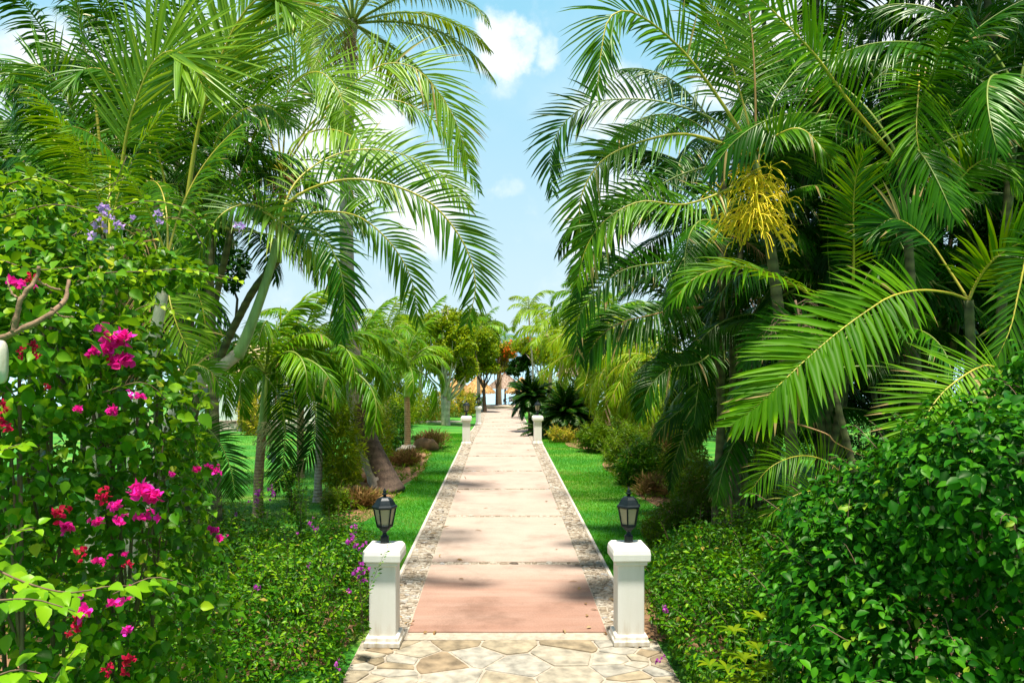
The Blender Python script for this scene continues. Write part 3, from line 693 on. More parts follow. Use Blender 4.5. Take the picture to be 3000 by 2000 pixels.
# ------------------------------------------------------------------ beach end: thatched huts, lounger; house and stone wall on the left
THATCH = leaf_mat('thatch', [(0, (.30, .15, .05)), (.5, (.54, .30, .10)), (1, (.66, .46, .22))], (.3, .15, .04), .08, .85, .2)
THATCH_G = leaf_mat('grey_thatch', [(0, (.22, .15, .10)), (.5, (.38, .27, .2)), (1, (.5, .4, .3))], (.2, .12, .06), .06, .9, .2)
DARKWOOD = plain('dark_timber', (.045, .03, .022), .7, .2, 8, .3)
BROWNWOOD = plain('brown_timber', (.20, .10, .05), .6, .2, 6, .3)
def hut(label, x, y, z, r_, eave, apex, mt, seed, fringe=.35):
    q = np.random.default_rng(seed)
    t = thing('thatched_hut', label, 'hut', (x, y, z), 'thatched huts on the beach')
    g = Geo(); n = 5200; u = q.random(n) ** .6; th = q.uniform(0, 2 * np.pi, n)
    prof_r = r_ * u; zz = apex + (eave - apex) * u ** .92
    P = np.stack([prof_r * np.cos(th), prof_r * np.sin(th), zz + q.normal(0, .03, n)], 1)
    D = np.stack([np.cos(th) + q.normal(0, .18, n), np.sin(th) + q.normal(0, .18, n), np.full(n, (eave - apex) / r_)], 1)
    N = np.stack([np.cos(th), np.sin(th), np.full(n, r_ / (apex - eave))], 1)
    blades(g, P, D, N, q.uniform(.25, .5, n), .05, [.8, 1, .3], q, grav=.6, across=2)
    ne = 1300; th = q.uniform(0, 2 * np.pi, ne); P = np.stack([r_ * .98 * np.cos(th), r_ * .98 * np.sin(th), np.full(ne, eave + .05)], 1)
    D = np.stack([np.cos(th) * .35 + q.normal(0, .2, ne), np.sin(th) * .35 + q.normal(0, .2, ne), np.full(ne, -1)], 1)
    blades(g, P, D, P * [1, 1, 0], q.uniform(.6, 1.2, ne) * fringe, .05, [.8, 1, .3], q, grav=.3, across=2)
    k = 20; th = np.arange(k) / k * 2 * np.pi
    V = [(r_ * .97 * math.cos(a), r_ * .97 * math.sin(a), eave) for a in th] + [(0, 0, apex - .03)]
    g.add(V, [(i_, (i_ + 1) % k, k, k) for i_ in range(k)], 0, .3)
    obj('roof', g, [mt], t, True)
    g = Geo(); tube(g, [(0, 0, -.1), (0, 0, apex - .1)], .10, 8); obj('post', g, [DARKWOOD], t)
    return t
def hz_(px, py, D): return P3(px, py, D)
pz = -2.12
h_ = P3(1400, 1143, 74); hut('orange thatched beach hut left of the path end, behind the slim palm trunk', h_[0], 74, pz, 1.45, h_[2] - pz, 1.95 - pz, THATCH, 3)
h_ = P3(1480, 1131, 80); hut('grey brown thatched beach hut seen straight above the end of the path', h_[0], 80, pz, 1.75, h_[2] - pz, 2.15 - pz, THATCH_G, 4, .25)
h_ = P3(1528, 1143, 76); hut('orange thatched beach hut partly hidden by the dark cycad', h_[0], 76, pz, 1.4, h_[2] - pz, 1.75 - pz, THATCH, 5)
h_ = P3(1340, 1150, 78); hut('orange thatched beach hut farthest left, behind the croton bush', h_[0], 78, pz, 1.7, h_[2] - pz, 1.8 - pz, THATCH, 6)
h_ = P3(1690, 1060, 62); hut('pale thatched roof glimpsed behind the palms right of the cycad', h_[0], 62, -.55, 1.5, h_[2] - .3, h_[2] + 1.6, THATCH_G, 8)

lp = P3(1502, 1186, 64)
t = thing('sun_lounger', 'brown wooden lounger with raised back on the terrace by the last pillar', 'lounger', (lp[0], 64, path_z(64) + .2))
def box(g, c, s, mat=0, tint=.5):
    x, y, z = c; a, b_, d = [v / 2 for v in s]
    V = [(x + i_ * a, y + j_ * b_, z + k_ * d) for k_ in (-1, 1) for j_ in (-1, 1) for i_ in (-1, 1)]
    g.add(V, [(0, 2, 3, 1), (4, 5, 7, 6), (0, 1, 5, 4), (2, 6, 7, 3), (0, 4, 6, 2), (1, 3, 7, 5)], mat, tint)
g = Geo()
for k in range(7): box(g, (-.27 + k * .09, .1, .30), (.075, .8, .03))
obj('seat', g, [BROWNWOOD], t, False)
g = Geo()
for k in range(5): box(g, (0, -.33 - .01 * k, .36 + k * .075), (.66, .03, .06))
obj('backrest', g, [BROWNWOOD], t, False)
for sx in (-.3, .3):
    for sy in (-.28, .45):
        g = Geo(); box(g, (sx, sy, .143), (.06, .06, .285)); obj('leg', g, [DARKWOOD], t, False)
sp3 = P3(1480, 1186, 64.4)
t = thing('beach_stool', 'small dark stool beside the brown wooden lounger', 'stool', (sp3[0], 64.4, path_z(64) + .2))
g = Geo(); box(g, (0, 0, .25), (.34, .3, .04)); box(g, (-.1, -.1, .38), (.12, .06, .2)); obj('seat', g, [DARKWOOD], t, False)
for sx in (-.13, .13):
    for sy in (-.11, .11):
        g = Geo(); box(g, (sx, sy, .114), (.03, .03, .228)); obj('leg', g, [DARKWOOD], t, False)

WHITEWASH = plain('whitewash', (.80, .79, .76), .8, .03, 2, .05)
ROOFTILE = plain('straw_roof', (.55, .40, .22), .9, .18, 5, .4, stretch=(1, 6, 6))
t = thing('white_house', 'low white house with straw roof at the back of the left lawn', 'house', (-12.6, 42, 0))
g = Geo(); box(g, (0, 0, 1.25), (7.6, 5, 2.5)); obj('wall', g, [WHITEWASH], t, False)
g = Geo(); V = [(-3.85, -2.52, 2.51), (3.85, -2.52, 2.51), (3.85, 2.52, 2.51), (-3.85, 2.52, 2.51), (-2, 0, 4.1), (2, 0, 4.1)]
g.add(V, [(0, 1, 5, 4), (2, 3, 4, 5), (1, 2, 5, 5), (3, 0, 4, 4), (3, 2, 1, 0)]); obj('roof', g, [ROOFTILE], t, False)
PANE = plain('window_glass', (.05, .07, .08), .08, .1, 2, 0, .6)
for wx in (-2.3, 1.9):
    g = Geo(); box(g, (wx, -2.52, 1.35), (1.1, .06, 1.1)); w_ = obj('window', g, [BROWNWOOD], t, False)
    g = Geo(); box(g, (wx, -2.555, 1.35), (.9, .02, .9)); obj('pane', g, [PANE], w_, False)
g = Geo(); box(g, (0, -2.53, 1.0), (.95, .07, 2.0)); obj('door', g, [BROWNWOOD], t, False)
STONE = tint_mat('wall_stone', [(0, (.26, .20, .15)), (.5, (.46, .38, .30)), (1, (.62, .55, .46))], .85, 12, .5)
t = thing('stone_wall', 'low dry stone wall across the left lawn in front of the white house', 'wall', (-11.3, 35.4, 0))
rs = np.random.default_rng(31); g = Geo()
box(g, (0, 0, .17), (9.4, .34, .34), 0, .25)
for row in range(4):
    x = -4.7
    while x < 4.6:
        w = rs.uniform(.16, .42); hh_ = .115
        V = np.array([(x + i_ * (w - .02) + rs.normal(0, .012), -.19 - .03 * k_ * (1 - k_) + rs.normal(0, .014) + j_ * .38, row * .118 + .004 + k_ * hh_ + rs.normal(0, .006)) for k_ in (0, 1) for j_ in (0, 1) for i_ in (0, 1)])
        g.add(V, [(0, 2, 3, 1), (4, 5, 7, 6), (0, 1, 5, 4), (2, 6, 7, 3), (0, 4, 6, 2), (1, 3, 7, 5)], 0, rs.random()); x += w
obj('stonework', g, [STONE], t, False)
g = Geo(); strip(g, -9, -1.9, 47.4, 47.65, .10, 1, skirt=.12); struct('lawn_kerb', g, [CONC])
# rocks in the dry bed
ROCK = plain('red_rock', (.34, .19, .10), .9, .25, 5, .8)
ROCKP = plain('pale_rock', (.52, .44, .34), .9, .2, 6, .8)
def rock(label, px, py, D, r_, mt, seed, squash=.7):
    q = np.random.default_rng(seed); p = P3(px, py, D); n = 14; kk = 18; g = Geo()
    la_ = np.linspace(-np.pi / 2, np.pi / 2, n)[:, None]; lo = np.arange(kk)[None] / kk * 2 * np.pi
    d = np.stack([np.cos(la_) * np.cos(lo), np.cos(la_) * np.sin(lo), np.sin(la_) + 0 * lo], -1)
    f = 1 + sum(.16 / (k + 1) * np.sin((k + 1) * 1.7 * (d @ unit(q.normal(0, 1, 3))) * 2 + q.uniform(0, 6)) for k in range(5))
    V = d * (f * r_)[..., None] * [1.15, .9, squash]
    a = (np.arange(n - 1)[:, None] * kk + np.arange(kk)[None]); b_ = (np.arange(n - 1)[:, None] * kk + (np.arange(kk)[None] + 1) % kk)
    g.add(V, np.stack([a, b_, b_ + kk, a + kk], -1)); o = obj('rock', g, [mt], None, True, loc=(p[0], D, ground_z(0, D) + r_ * squash * .55)); return tag(o, label, 'rock', 'rocks in the dry bed by the lawn')
rock('red brown boulder left of the thick curved palm foot', 1052, 1400, 20.2, .30, ROCK, 1)
rock('rounded mossy brown boulder behind the nearest left lantern', 1035, 1480, 17.2, .36, plain('mossy_rock', (.20, .17, .06), .95, .25, 7, .8), 2)
rock('small red rock at the lawn edge under the nearest left lantern', 1062, 1440, 18.6, .2, ROCK, 3)
rock('pale stone at the foot of the slim brown palm trunk', 1190, 1325, 26.8, .26, ROCKP, 4)
rock('red brown boulder right of the slim brown palm trunk', 1248, 1320, 27.6, .36, ROCK, 5)
rock('flat brown rock among dry shrubs at the lawn edge', 1225, 1345, 25.2, .22, ROCK, 6, .5)

g = Geo(); q = np.random.default_rng(71); PP = []
for cx_, cy_, rx_, ry_ in BEDS:
    n = int(rx_ * ry_ * 90); r_ = np.sqrt(q.random(n)) * 1.02; a = q.uniform(0, 6.28, n); x = cx_ + rx_ * r_ * np.cos(a); y = cy_ + ry_ * r_ * np.sin(a)
    PP.append(np.stack([x, y, np.array([path_z(v) for v in y]) + q.uniform(.02, .04, n)], 1))
n = 90; y = 8.8 + q.random(n) ** 1.5 * 24; x = np.where(q.random(n) < .5, -1, 1) * (1.44 - np.abs(q.normal(0, .35, n)))
PP.append(np.stack([x, y, np.full(n, .045)], 1))
PP = np.concatenate(PP); n = len(PP)
blades(g, PP, np.stack([q.normal(0, 1, n), q.normal(0, 1, n), q.normal(0, .25, n)], 1), np.stack([q.normal(0, .3, n), q.normal(0, .3, n), np.ones(n)], 1), q.uniform(.05, .13, n), q.uniform(.02, .045, n), LEAF, q, fold=.25, curl=.5)
tag(obj('fallen_leaves', g, [DEADLEAF]), 'dry brown leaves lying on the soil under the shrubs', 'fallen leaves', kind='stuff')

g = Geo(); q = np.random.default_rng(72); PP = []
for cx_, cy_, rx_, ry_ in BEDS:
    n = int(rx_ * ry_ * 26); r_ = np.sqrt(q.random(n)) * 1.08; a = q.uniform(0, 6.28, n); x = cx_ + rx_ * r_ * np.cos(a); y = cy_ + ry_ * r_ * np.sin(a)
    for x_, y_ in zip(x, y):
        k = q.integers(6, 22); PP.append(np.stack([x_ + q.normal(0, .05, k), y_ + q.normal(0, .05, k), np.full(k, path_z(y_) + .01) + q.random(k) * .08], 1))
PP = np.concatenate(PP); n = len(PP)
blades(g, PP, np.stack([q.normal(0, .6, n), q.normal(0, .6, n), q.uniform(.3, 1.1, n)], 1), q.normal(0, 1, (n, 3)), q.uniform(.05, .17, n), q.uniform(.012, .035, n), LEAF, q, fold=.2, grav=.6, across=2, tint=q.random(n) * .84)
tag(obj('ground_cover', g, [OLIVE]), 'low green weeds scattered over the soil between the shrubs', 'ground cover', kind='stuff')
# ------------------------------------------------------------------ palms
def profile_curve(L, e0, bend, n=14, pw=1.35, sway=0, rng=None):
    s = np.linspace(0, 1, n); th = R(1) * (e0 - bend * s ** pw)
    dx = np.cos(th) * L / (n - 1); dz = np.sin(th) * L / (n - 1)
    x = np.concatenate(([0], np.cumsum(dx[:-1]))); z = np.concatenate(([0], np.cumsum(dz[:-1])))
    return np.stack([x, sway * L * s ** 2, z], 1)
KINDS = {
    'areca': dict(L=2.3, e=[(86, 45), (74, 75), (58, 95), (40, 100), (18, 85)], kw=dict(nl=58, leaf=.52, width=.031, petiole=.2, lift=32, grav=.9, r0=.018), mats=(ARECA, STALK)),
    'deep': dict(L=2.3, e=[(86, 45), (74, 75), (58, 95), (40, 100), (18, 85)], kw=dict(nl=58, leaf=.54, width=.032, petiole=.2, lift=26, grav=1.1, r0=.018), mats=(ARECA_DARK, STALK_G)),
    'dry': dict(L=2.0, e=[(10, 110), (-20, 70), (-45, 40)], kw=dict(nl=44, leaf=.5, width=.02, petiole=.2, lift=0, grav=2.2, r0=.018, lost=.25), mats=(DEADLEAF, STALK_B)),
    'christmas': dict(L=1.7, e=[(84, 70), (68, 125), (48, 140), (28, 135), (8, 115)], kw=dict(nl=46, leaf=.46, width=.036, petiole=.1, lift=38, grav=.9, r0=.024, plume=14, a0=66), mats=(CHRIST, STALK_G)),
    'yellow': dict(L=1.8, e=[(80, 70), (62, 120), (45, 140), (22, 130), (0, 100)], kw=dict(nl=42, leaf=.5, width=.034, petiole=.1, lift=20, grav=1.3, r0=.022, plume=14), mats=(YELLOWP, STALK)),
    'coconut': dict(L=4.3, e=[(80, 60), (60, 80), (38, 85), (16, 80), (-8, 65)], kw=dict(nl=74, leaf=.75, width=.045, petiole=.16, lift=10, grav=1.5, r0=.04, a0=66), mats=(COCO, STALK_G)),
    'tuft': dict(L=2.0, e=[(84, 55), (66, 95), (48, 110), (28, 110), (6, 95)], kw=dict(nl=30, leaf=.55, width=.055, petiole=.12, lift=30, grav=1.0, r0=.022, plume=12, across=2), mats=(CHRIST, STALK_G)),
    'tuftpale': dict(L=2.0, e=[(84, 55), (66, 95), (48, 110), (28, 110), (6, 95)], kw=dict(nl=30, leaf=.55, width=.055, petiole=.12, lift=30, grav=1.0, r0=.022, plume=12, across=2), mats=(YELLOWP, STALK_G)),
    'cycad': dict(L=1.25, e=[(86, 20), (70, 45), (50, 55), (30, 55), (8, 50)], kw=dict(nl=84, leaf=.26, width=.030, petiole=.05, lift=18, grav=.3, r0=.013, a0=66, a1=34, lost=0, across=2), mats=(CYCAD, STALK_G)),
}
PROTO = {}
def protos(kind):
    if kind not in PROTO:
        K = KINDS[kind]; q = np.random.default_rng(len(kind) * 17 + ord(kind[0])); lst = []
        for e0, bend in K['e']:
            for v in range(2):
                g = Geo(); c = profile_curve(K['L'], e0, bend * (1 + .12 * (v * 2 - 1)), sway=q.normal(0, .06))
                frond(g, c, q, side=(0, 1, 0), roll=(q.normal(0, 6), q.normal(0, 26)), **K['kw'])
                lst.append((e0, g.mesh('frond', list(K['mats']))))
        PROTO[kind] = lst
    return PROTO[kind]
def crown(root, top, kind, n, size=1.0, lo=0, hi=86, seed=0, az0=0.0, azspan=6.2832, power=1.0):
    """leaves round a stem top, young ones upright, old ones low; shared leaf meshes"""
    q = random.Random(seed); pr = protos(kind)
    base = np.array(root.location)
    for k in range(n):
        f = (k + .5) / n; e = hi + (lo - hi) * f ** power
        best = sorted(pr, key=lambda p: abs(p[0] - e) + q.uniform(0, 8))[0]
        az = az0 + ((k * 2.39996 + q.uniform(-.35, .35)) % 6.2832) / 6.2832 * azspan
        o = link('frond', best[1], root, [float(v) for v in (np.asarray(top) - base)])
        o.rotation_euler = Matrix.Rotation(az, 3, 'Z').to_4x4().to_3x3().__matmul__(Matrix.Rotation(-R(1) * (e - best[0]) * .8, 3, 'Y')).__matmul__(Matrix.Rotation(R(q.uniform(-14, 14)), 3, 'X')).to_euler()
        s = size * q.uniform(.82, 1.15); o.scale = (s, s * q.choice((1, -1)), s)
def stem(root, pts, r0, r1, mat, name='trunk', rings=0, bulge=0, sides=10, n=None):
    """trunk along world points; real ring scars when rings>0"""
    P = np.asarray(pts, float) - np.array(root.location); L = np.sum(np.linalg.norm(np.diff(P, axis=0), axis=1))
    n = n or (int(L * rings * 4) if rings else 18)
    P = catmull(P, max(n, 6)); t = np.linspace(0, 1, len(P))
    rad = r0 + (r1 - r0) * t ** .7 + bulge * np.exp(-(t / .08) ** 1.3)
    if rings: rad = rad * (1 + .045 * (np.arange(len(P)) % 4 == 0))
    q = np.random.default_rng(int(abs(P[0][0]) * 1000) + 3); rad = rad * (1 + q.normal(0, .012, len(P)))
    g = Geo(); tube(g, P, rad, sides); return obj(name, g, [mat], root)
def base_at(px, D, py=None):
    p = P3(px, 1000, D); return np.array([p[0], D, ground_z(p[0], D)])
def px_line(*pts):
    return [P3(*p) for p in pts]
HR = np.random.default_rng(99)
def hand(root, pts, leaf=.5, width=.036, nl=44, roll=0, lift=22, grav=.5, petiole=.2, r0=.018, mats=None, a0=70, a1=26, up=(0, -1, .1), lost=.03, plume=0, name='frond'):
    """one leaf of its own shape, given by the points its stalk passes in the garden"""
    P = np.array(pts) - np.array(root.location); g = Geo()
    frond(g, P, HR, nl=nl, leaf=leaf, width=width, petiole=petiole, lift=lift, grav=grav, r0=r0, up=up, roll=roll, a0=a0, a1=a1, lost=lost, plume=plume)
    return obj(name, g, list(mats or (ARECA, STALK)), root)
def palm(name, label, base, group=None):
    return thing(name, label, 'palm', base, group)
def spath(root, at_, n=70, spread=.35, drop=.8, r_=.006, mat=None, seed=0, fruit=0):
    """branched flower stalk hanging from `at_`"""
    q = np.random.default_rng(seed); g = Geo(); a = np.asarray(at_, float) - np.array(root.location)
    main = catmull([a, a + [.02, -.05, -drop * .35], a + [.0, -.06, -drop]], 12); tube(g, main, np.linspace(r_ * 3.2, r_ * 1.2, 12), 6)
    tw = []
    for k in range(n):
        b_ = main[int(q.uniform(1, 11))]; az = q.uniform(0, 6.28); l = q.uniform(.5, 1) * spread
        d = np.array([math.cos(az), math.sin(az) * .8, q.uniform(-.5, .5)])
        c = catmull([b_, b_ + d * l * .55 + [0, 0, .02], b_ + d * l + [0, 0, -l * q.uniform(.3, .9)]], 7); tube(g, c, np.linspace(r_ * 1.1, r_ * .6, 7), 4, cap=False, tint=q.random())
        for e in range(q.integers(3, 6)):
            s_ = c[q.integers(2, 6)]; d2 = unit(d + q.normal(0, .7, 3)); l2 = l * q.uniform(.25, .5)
            c2 = catmull([s_, s_ + d2 * l2 * .6, s_ + d2 * l2 + [0, 0, -l2 * .5]], 5); tube(g, c2, r_ * .6, 4, cap=False, tint=q.random()); tw.append(c2[2:])
    if fruit:
        pts = np.concatenate(tw); pts = pts[q.random(len(pts)) < fruit]
        for p in pts: tube(g, [p + [0, 0, .011], p + [0, 0, .004], p + [0, 0, -.006], p + [0, 0, -.012]], [.004, .011, .011, .003], 5, cap=False, tint=q.random())
    return obj('flower_stalk', g, [mat], root)
YFLOWER = plain('yellow_flower_stalk', (.92, .66, .01), .5, .08, 20)
CFLOWER = plain('cream_flower_stalk', (.62, .56, .26), .6, .1, 20)

# ---- left: clump A, tall upright leaves behind the bougainvillea
D = 10.5
A = palm('areca_palm', 'clumping palm at the upper left with tall upright pale leaves above the magenta bush', base_at(560, D))
for p, q in (((470, 1300), (455, 560)), ((540, 1300), (560, 640)), ((640, 1300), (610, 700)), ((330, 1300), (300, 690))):
    stem(A, [P3(p[0], 1700, D), P3((p[0] + q[0]) / 2, 1100, D), P3(q[0], q[1], D)], .075, .05, BARK_GREEN, 'stem', rings=7)
PA = (ARECA_PALE, STALK); PG = (ARECA, STALK); PDK = (ARECA_DARK, STALK_G); PB = (ARECA_PALE, STALK_B)
hand(A, px_line((304, 700, D), (290, 402, D), (268, 245, D), (232, 60, D), (215, -60, D)), leaf=.25, nl=26, petiole=.62, r0=.03, roll=30, mats=PG)
hand(A, px_line((335, 640, D - 1.2), (370, 402, D - 1.3), (402, 290, D - 1.4), (446, 188, D - 1.5), (500, 150, D - 1.6), (560, 180, D - 1.8), (600, 270, D - 1.9)), leaf=1.15, width=.055, nl=50, petiole=.28, roll=(4, 20), lift=4, grav=.22, r0=.026, a0=50, mats=PA)
hand(A, px_line((540, 640, D - 1), (580, 380, D - 1.1), (625, 232, D - 1.2), (679, 98, D - 1.3), (740, 10, D - 1.4), (815, -20, D - 1.6), (880, 40, D - 1.8)), leaf=1.25, width=.055, nl=52, petiole=.30, roll=(0, 18), lift=4, grav=.22, r0=.032, a0=50, mats=PA)
hand(A, px_line((263, 700, D + .4), (250, 446, D + .4), (192, 286, D + .2), (134, 205, D), (75, 190, D), (20, 250, D - .3)), leaf=.75, nl=44, petiole=.28, roll=-25, lift=14, grav=.5, mats=PG)
hand(A, px_line((450, 620, D + .5), (440, 400, D + .8), (470, 200, D + 1), (520, 40, D + 1), (620, -60, D + .8)), leaf=.9, width=.045, nl=44, petiole=.25, roll=15, lift=14, grav=.4, mats=PG)
hand(A, px_line((500, 640, D - .2), (470, 480, D - .4), (420, 330, D - .6), (350, 230, D - .8), (260, 200, D - 1), (190, 260, D - 1.3)), leaf=.8, nl=44, petiole=.25, roll=-20, lift=14, grav=.6, mats=PG)
hand(A, px_line((560, 640, D - .2), (600, 520, D - .4), (640, 400, D - .6), (700, 330, D - .9), (780, 310, D - 1.1), (850, 370, D - 1.3)), leaf=.7, nl=44, petiole=.22, roll=25, lift=14, grav=.7, mats=PG)
hand(A, px_line((560, 660, D), (640, 612, D - .4), (714, 600, D - .7), (829, 655, D - 1), (944, 760, D - 1.2), (1010, 890, D - 1.3)), leaf=.62, nl=46, petiole=.12, roll=(38, 22), lift=14, grav=.8, mats=PA)
hand(A, px_line((455, 720, D - .8), (482, 780, D - 1.2), (500, 890, D - 1.5), (530, 980, D - 1.6), (580, 1070, D - 1.7)), leaf=.62, width=.04, nl=46, petiole=.05, roll=(-8, -20), lift=6, grav=.35, a0=80, a1=40, mats=PA)
hand(A, px_line((300, 700, D), (220, 590, D - .3), (130, 560, D - .6), (40, 600, D - .9), (-40, 700, D - 1.2)), leaf=.6, nl=44, petiole=.15, roll=-35, lift=14, grav=.8, mats=PG)
hand(A, px_line((300, 690, D), (200, 470, D), (120, 380, D), (30, 350, D), (-60, 390, D)), leaf=.7, nl=44, petiole=.15, roll=-30, lift=14, grav=.6, mats=PG)
hand(A, px_line((470, 600, D), (520, 760, D - .5), (580, 860, D - .7), (600, 940, D - .8), (605, 1020, D - .8)), leaf=.6, nl=44, petiole=.1, roll=10, grav=.8, mats=PG)
hand(A, px_line((380, 760, D - .6), (430, 850, D - .9), (440, 1000, D - 1.1), (420, 1150, D - 1.2)), leaf=.5, width=.02, nl=40, petiole=.1, roll=30, grav=1.4, lost=.3, mats=(DEADLEAF, STALK_B), name='dry_frond')
hand(A, px_line((470, 700, D - 1.6), (400, 720, D - 1.9), (340, 790, D - 2), (320, 900, D - 2)), leaf=.45, width=.018, nl=36, petiole=.1, roll=30, grav=1.8, lost=.3, mats=(DEADLEAF, STALK_B), name='dry_frond')
crown(A, P3(300, 690, D), 'deep', 8, 1.1, 0, 80, 4)

# ---- left: palm with a leaning green crownshaft and leaves arching over the lawn
D = 9.8
B = palm('leaning_palm', 'leaning palm with smooth grey green crownshaft, long leaves arching right over the lawn', base_at(438, D))
stem(B, px_line((440, 1800, D), (450, 1420, D), (500, 1230, D), (580, 1125, D), (645, 1078, D), (698, 1035, D)), .085, .072, BARK_GREY, rings=6)
stem(B, px_line((694, 1045, D), (722, 985, D), (752, 905, D), (778, 830, D), (800, 755, D), (812, 700, D)), .075, .045, SHAFT_P, 'crownshaft', bulge=.004)
T = (812, 705, D)
hand(B, px_line(T, (840, 600, D), (930, 545, D), (1040, 525, D), (1148, 542, D), (1262, 595, D), (1345, 690, D), (1385, 780, D), (1392, 860, D), (1368, 945, D)), leaf=.62, width=.036, nl=66, petiole=.18, roll=(30, 8), lift=16, grav=.45, a0=62, a1=34, r0=.024, mats=PG)
hand(B, px_line(T, (880, 640, D), (960, 620, D + .2), (1060, 640, D + .3), (1150, 720, D + .3), (1205, 820, D + .3), (1225, 940, D + .3)), leaf=.55, nl=48, petiole=.15, roll=(35, 15), lift=16, grav=.8, mats=PG)
hand(B, px_line(T, (870, 670, D - .3), (940, 690, D - .5), (990, 770, D - .6), (1010, 880, D - .6), (1000, 990, D - .6)), leaf=.5, nl=44, petiole=.1, roll=(30, 10), grav=.9, mats=PDK)
hand(B, px_line(T, (800, 640, D), (740, 600, D - .2), (660, 620, D - .4), (600, 700, D - .6), (570, 800, D - .6)), leaf=.55, nl=44, petiole=.12, roll=-30, grav=.8, mats=PG)
hand(B, px_line(T, (850, 560, D + .3), (930, 480, D + .6), (1040, 440, D + .8), (1170, 450, D + .9), (1290, 510, D + 1), (1370, 610, D + 1)), leaf=.62, nl=52, petiole=.2, roll=(18, 25), lift=14, grav=.5, mats=PA)

# ---- left: palm whose crown opens high in front of the coconut
D = 12
B2 = palm('slender_palm', 'slender palm with its crown high between the upright leaves and the coconut palm', base_at(600, D))
stem(B2, px_line((600, 1600, D), (620, 1150, D), (720, 890, D), (815, 760, D)), .07, .055, BARK_GREEN, rings=6)
stem(B2, px_line((814, 770, D), (820, 640, D), (826, 500, D)), .06, .035, SHAFT, 'crownshaft')
T = (826, 505, D)
hand(B2, px_line(T, (815, 380, D), (835, 290, D), (885, 226, D - .2), (945, 215, D - .4), (1000, 285, D - .6), (1012, 390, D - .7)), leaf=.85, width=.04, nl=50, petiole=.25, roll=(15, 20), lift=10, grav=.4, mats=PA)
hand(B2, px_line(T, (887, 393, D), (986, 290, D), (1070, 219, D), (1146, 185, D), (1236, 215, D), (1325, 335, D), (1370, 460, D)), leaf=.85, width=.038, nl=62, petiole=.25, roll=(12, 28), lift=10, grav=.5, mats=PA)
hand(B2, px_line(T, (930, 360, D + .3), (1060, 300, D + .5), (1180, 300, D + .6), (1290, 370, D + .7), (1360, 480, D + .7), (1400, 560, D + .7)), leaf=.55, nl=52, petiole=.25, roll=(25, 25), grav=.8, mats=PG)
hand(B2, px_line(T, (860, 420, D - .4), (940, 380, D - .8), (1030, 400, D - 1), (1100, 480, D - 1.2), (1130, 590, D - 1.2)), leaf=.6, nl=46, petiole=.2, roll=(30, 20), grav=.7, mats=PA)
hand(B2, px_line(T, (780, 380, D), (730, 240, D + .2), (690, 120, D + .4), (640, 30, D + .5)), leaf=.75, nl=46, petiole=.25, roll=-15, grav=.5, mats=PA)
hand(B2, px_line(T, (840, 300, D + .4), (860, 150, D + .5), (910, 20, D + .6), (990, -50, D + .6)), leaf=.75, nl=46, petiole=.25, roll=15, grav=.5, mats=PA)
hand(B2, px_line(T, (760, 450, D - .3), (690, 400, D - .6), (600, 420, D - .9), (540, 520, D - 1)), leaf=.6, nl=46, petiole=.2, roll=-30, grav=.8, mats=PG)
hand(B2, px_line(T, (880, 470, D + .5), (960, 480, D + .8), (1030, 560, D + 1), (1060, 680, D + 1)), leaf=.5, nl=42, petiole=.15, roll=30, grav=1, mats=PG)
spath(B2, P3(822, 520, D), 30, .35, .35, .005, STALK_B, 5)

# ---- left: background clumps filling the upper left
for k, (px, D, py, lab) in enumerate(((120, 13, 620, 'dark clumping palm at the far left edge behind the bougainvillea'),
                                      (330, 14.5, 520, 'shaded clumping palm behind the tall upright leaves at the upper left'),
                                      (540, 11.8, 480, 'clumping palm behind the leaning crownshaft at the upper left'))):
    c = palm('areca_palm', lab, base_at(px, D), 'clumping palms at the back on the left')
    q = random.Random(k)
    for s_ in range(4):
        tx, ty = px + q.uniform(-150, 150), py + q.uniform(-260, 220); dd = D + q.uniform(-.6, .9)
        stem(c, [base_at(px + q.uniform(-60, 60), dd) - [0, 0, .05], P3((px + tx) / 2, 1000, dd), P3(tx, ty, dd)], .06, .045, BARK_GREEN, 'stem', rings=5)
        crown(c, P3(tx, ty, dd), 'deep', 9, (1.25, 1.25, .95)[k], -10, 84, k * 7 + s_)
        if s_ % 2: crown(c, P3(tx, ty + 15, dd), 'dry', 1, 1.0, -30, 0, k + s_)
# young palm with leaves low over the lawn beside the bush
D = 8.2
B3 = palm('young_palm', 'young palm with dark leaves curving low over the lawn beside the magenta bush', base_at(520, D))
stem(B3, px_line((500, 1800, D), (520, 1400, D), (545, 1215, D)), .06, .04, BARK_GREY, rings=6)
hand(B3, px_line((545, 1225, D), (590, 1240, D), (640, 1290, D), (675, 1370, D), (690, 1455, D)), leaf=.30, width=.022, nl=42, petiole=.1, roll=(-10, 0), lift=10, grav=.4, a0=74, a1=40, r0=.012, mats=PDK)
hand(B3, px_line((545, 1225, D), (580, 1280, D + .3), (600, 1370, D + .4), (590, 1470, D + .4)), leaf=.28, width=.022, nl=40, petiole=.1, roll=10, grav=.6, r0=.012, mats=PDK)
hand(B3, px_line((545, 1225, D), (530, 1130, D), (560, 1070, D), (620, 1090, D), (650, 1150, D)), leaf=.28, width=.022, nl=40, petiole=.15, roll=20, grav=.6, r0=.012, mats=PG)

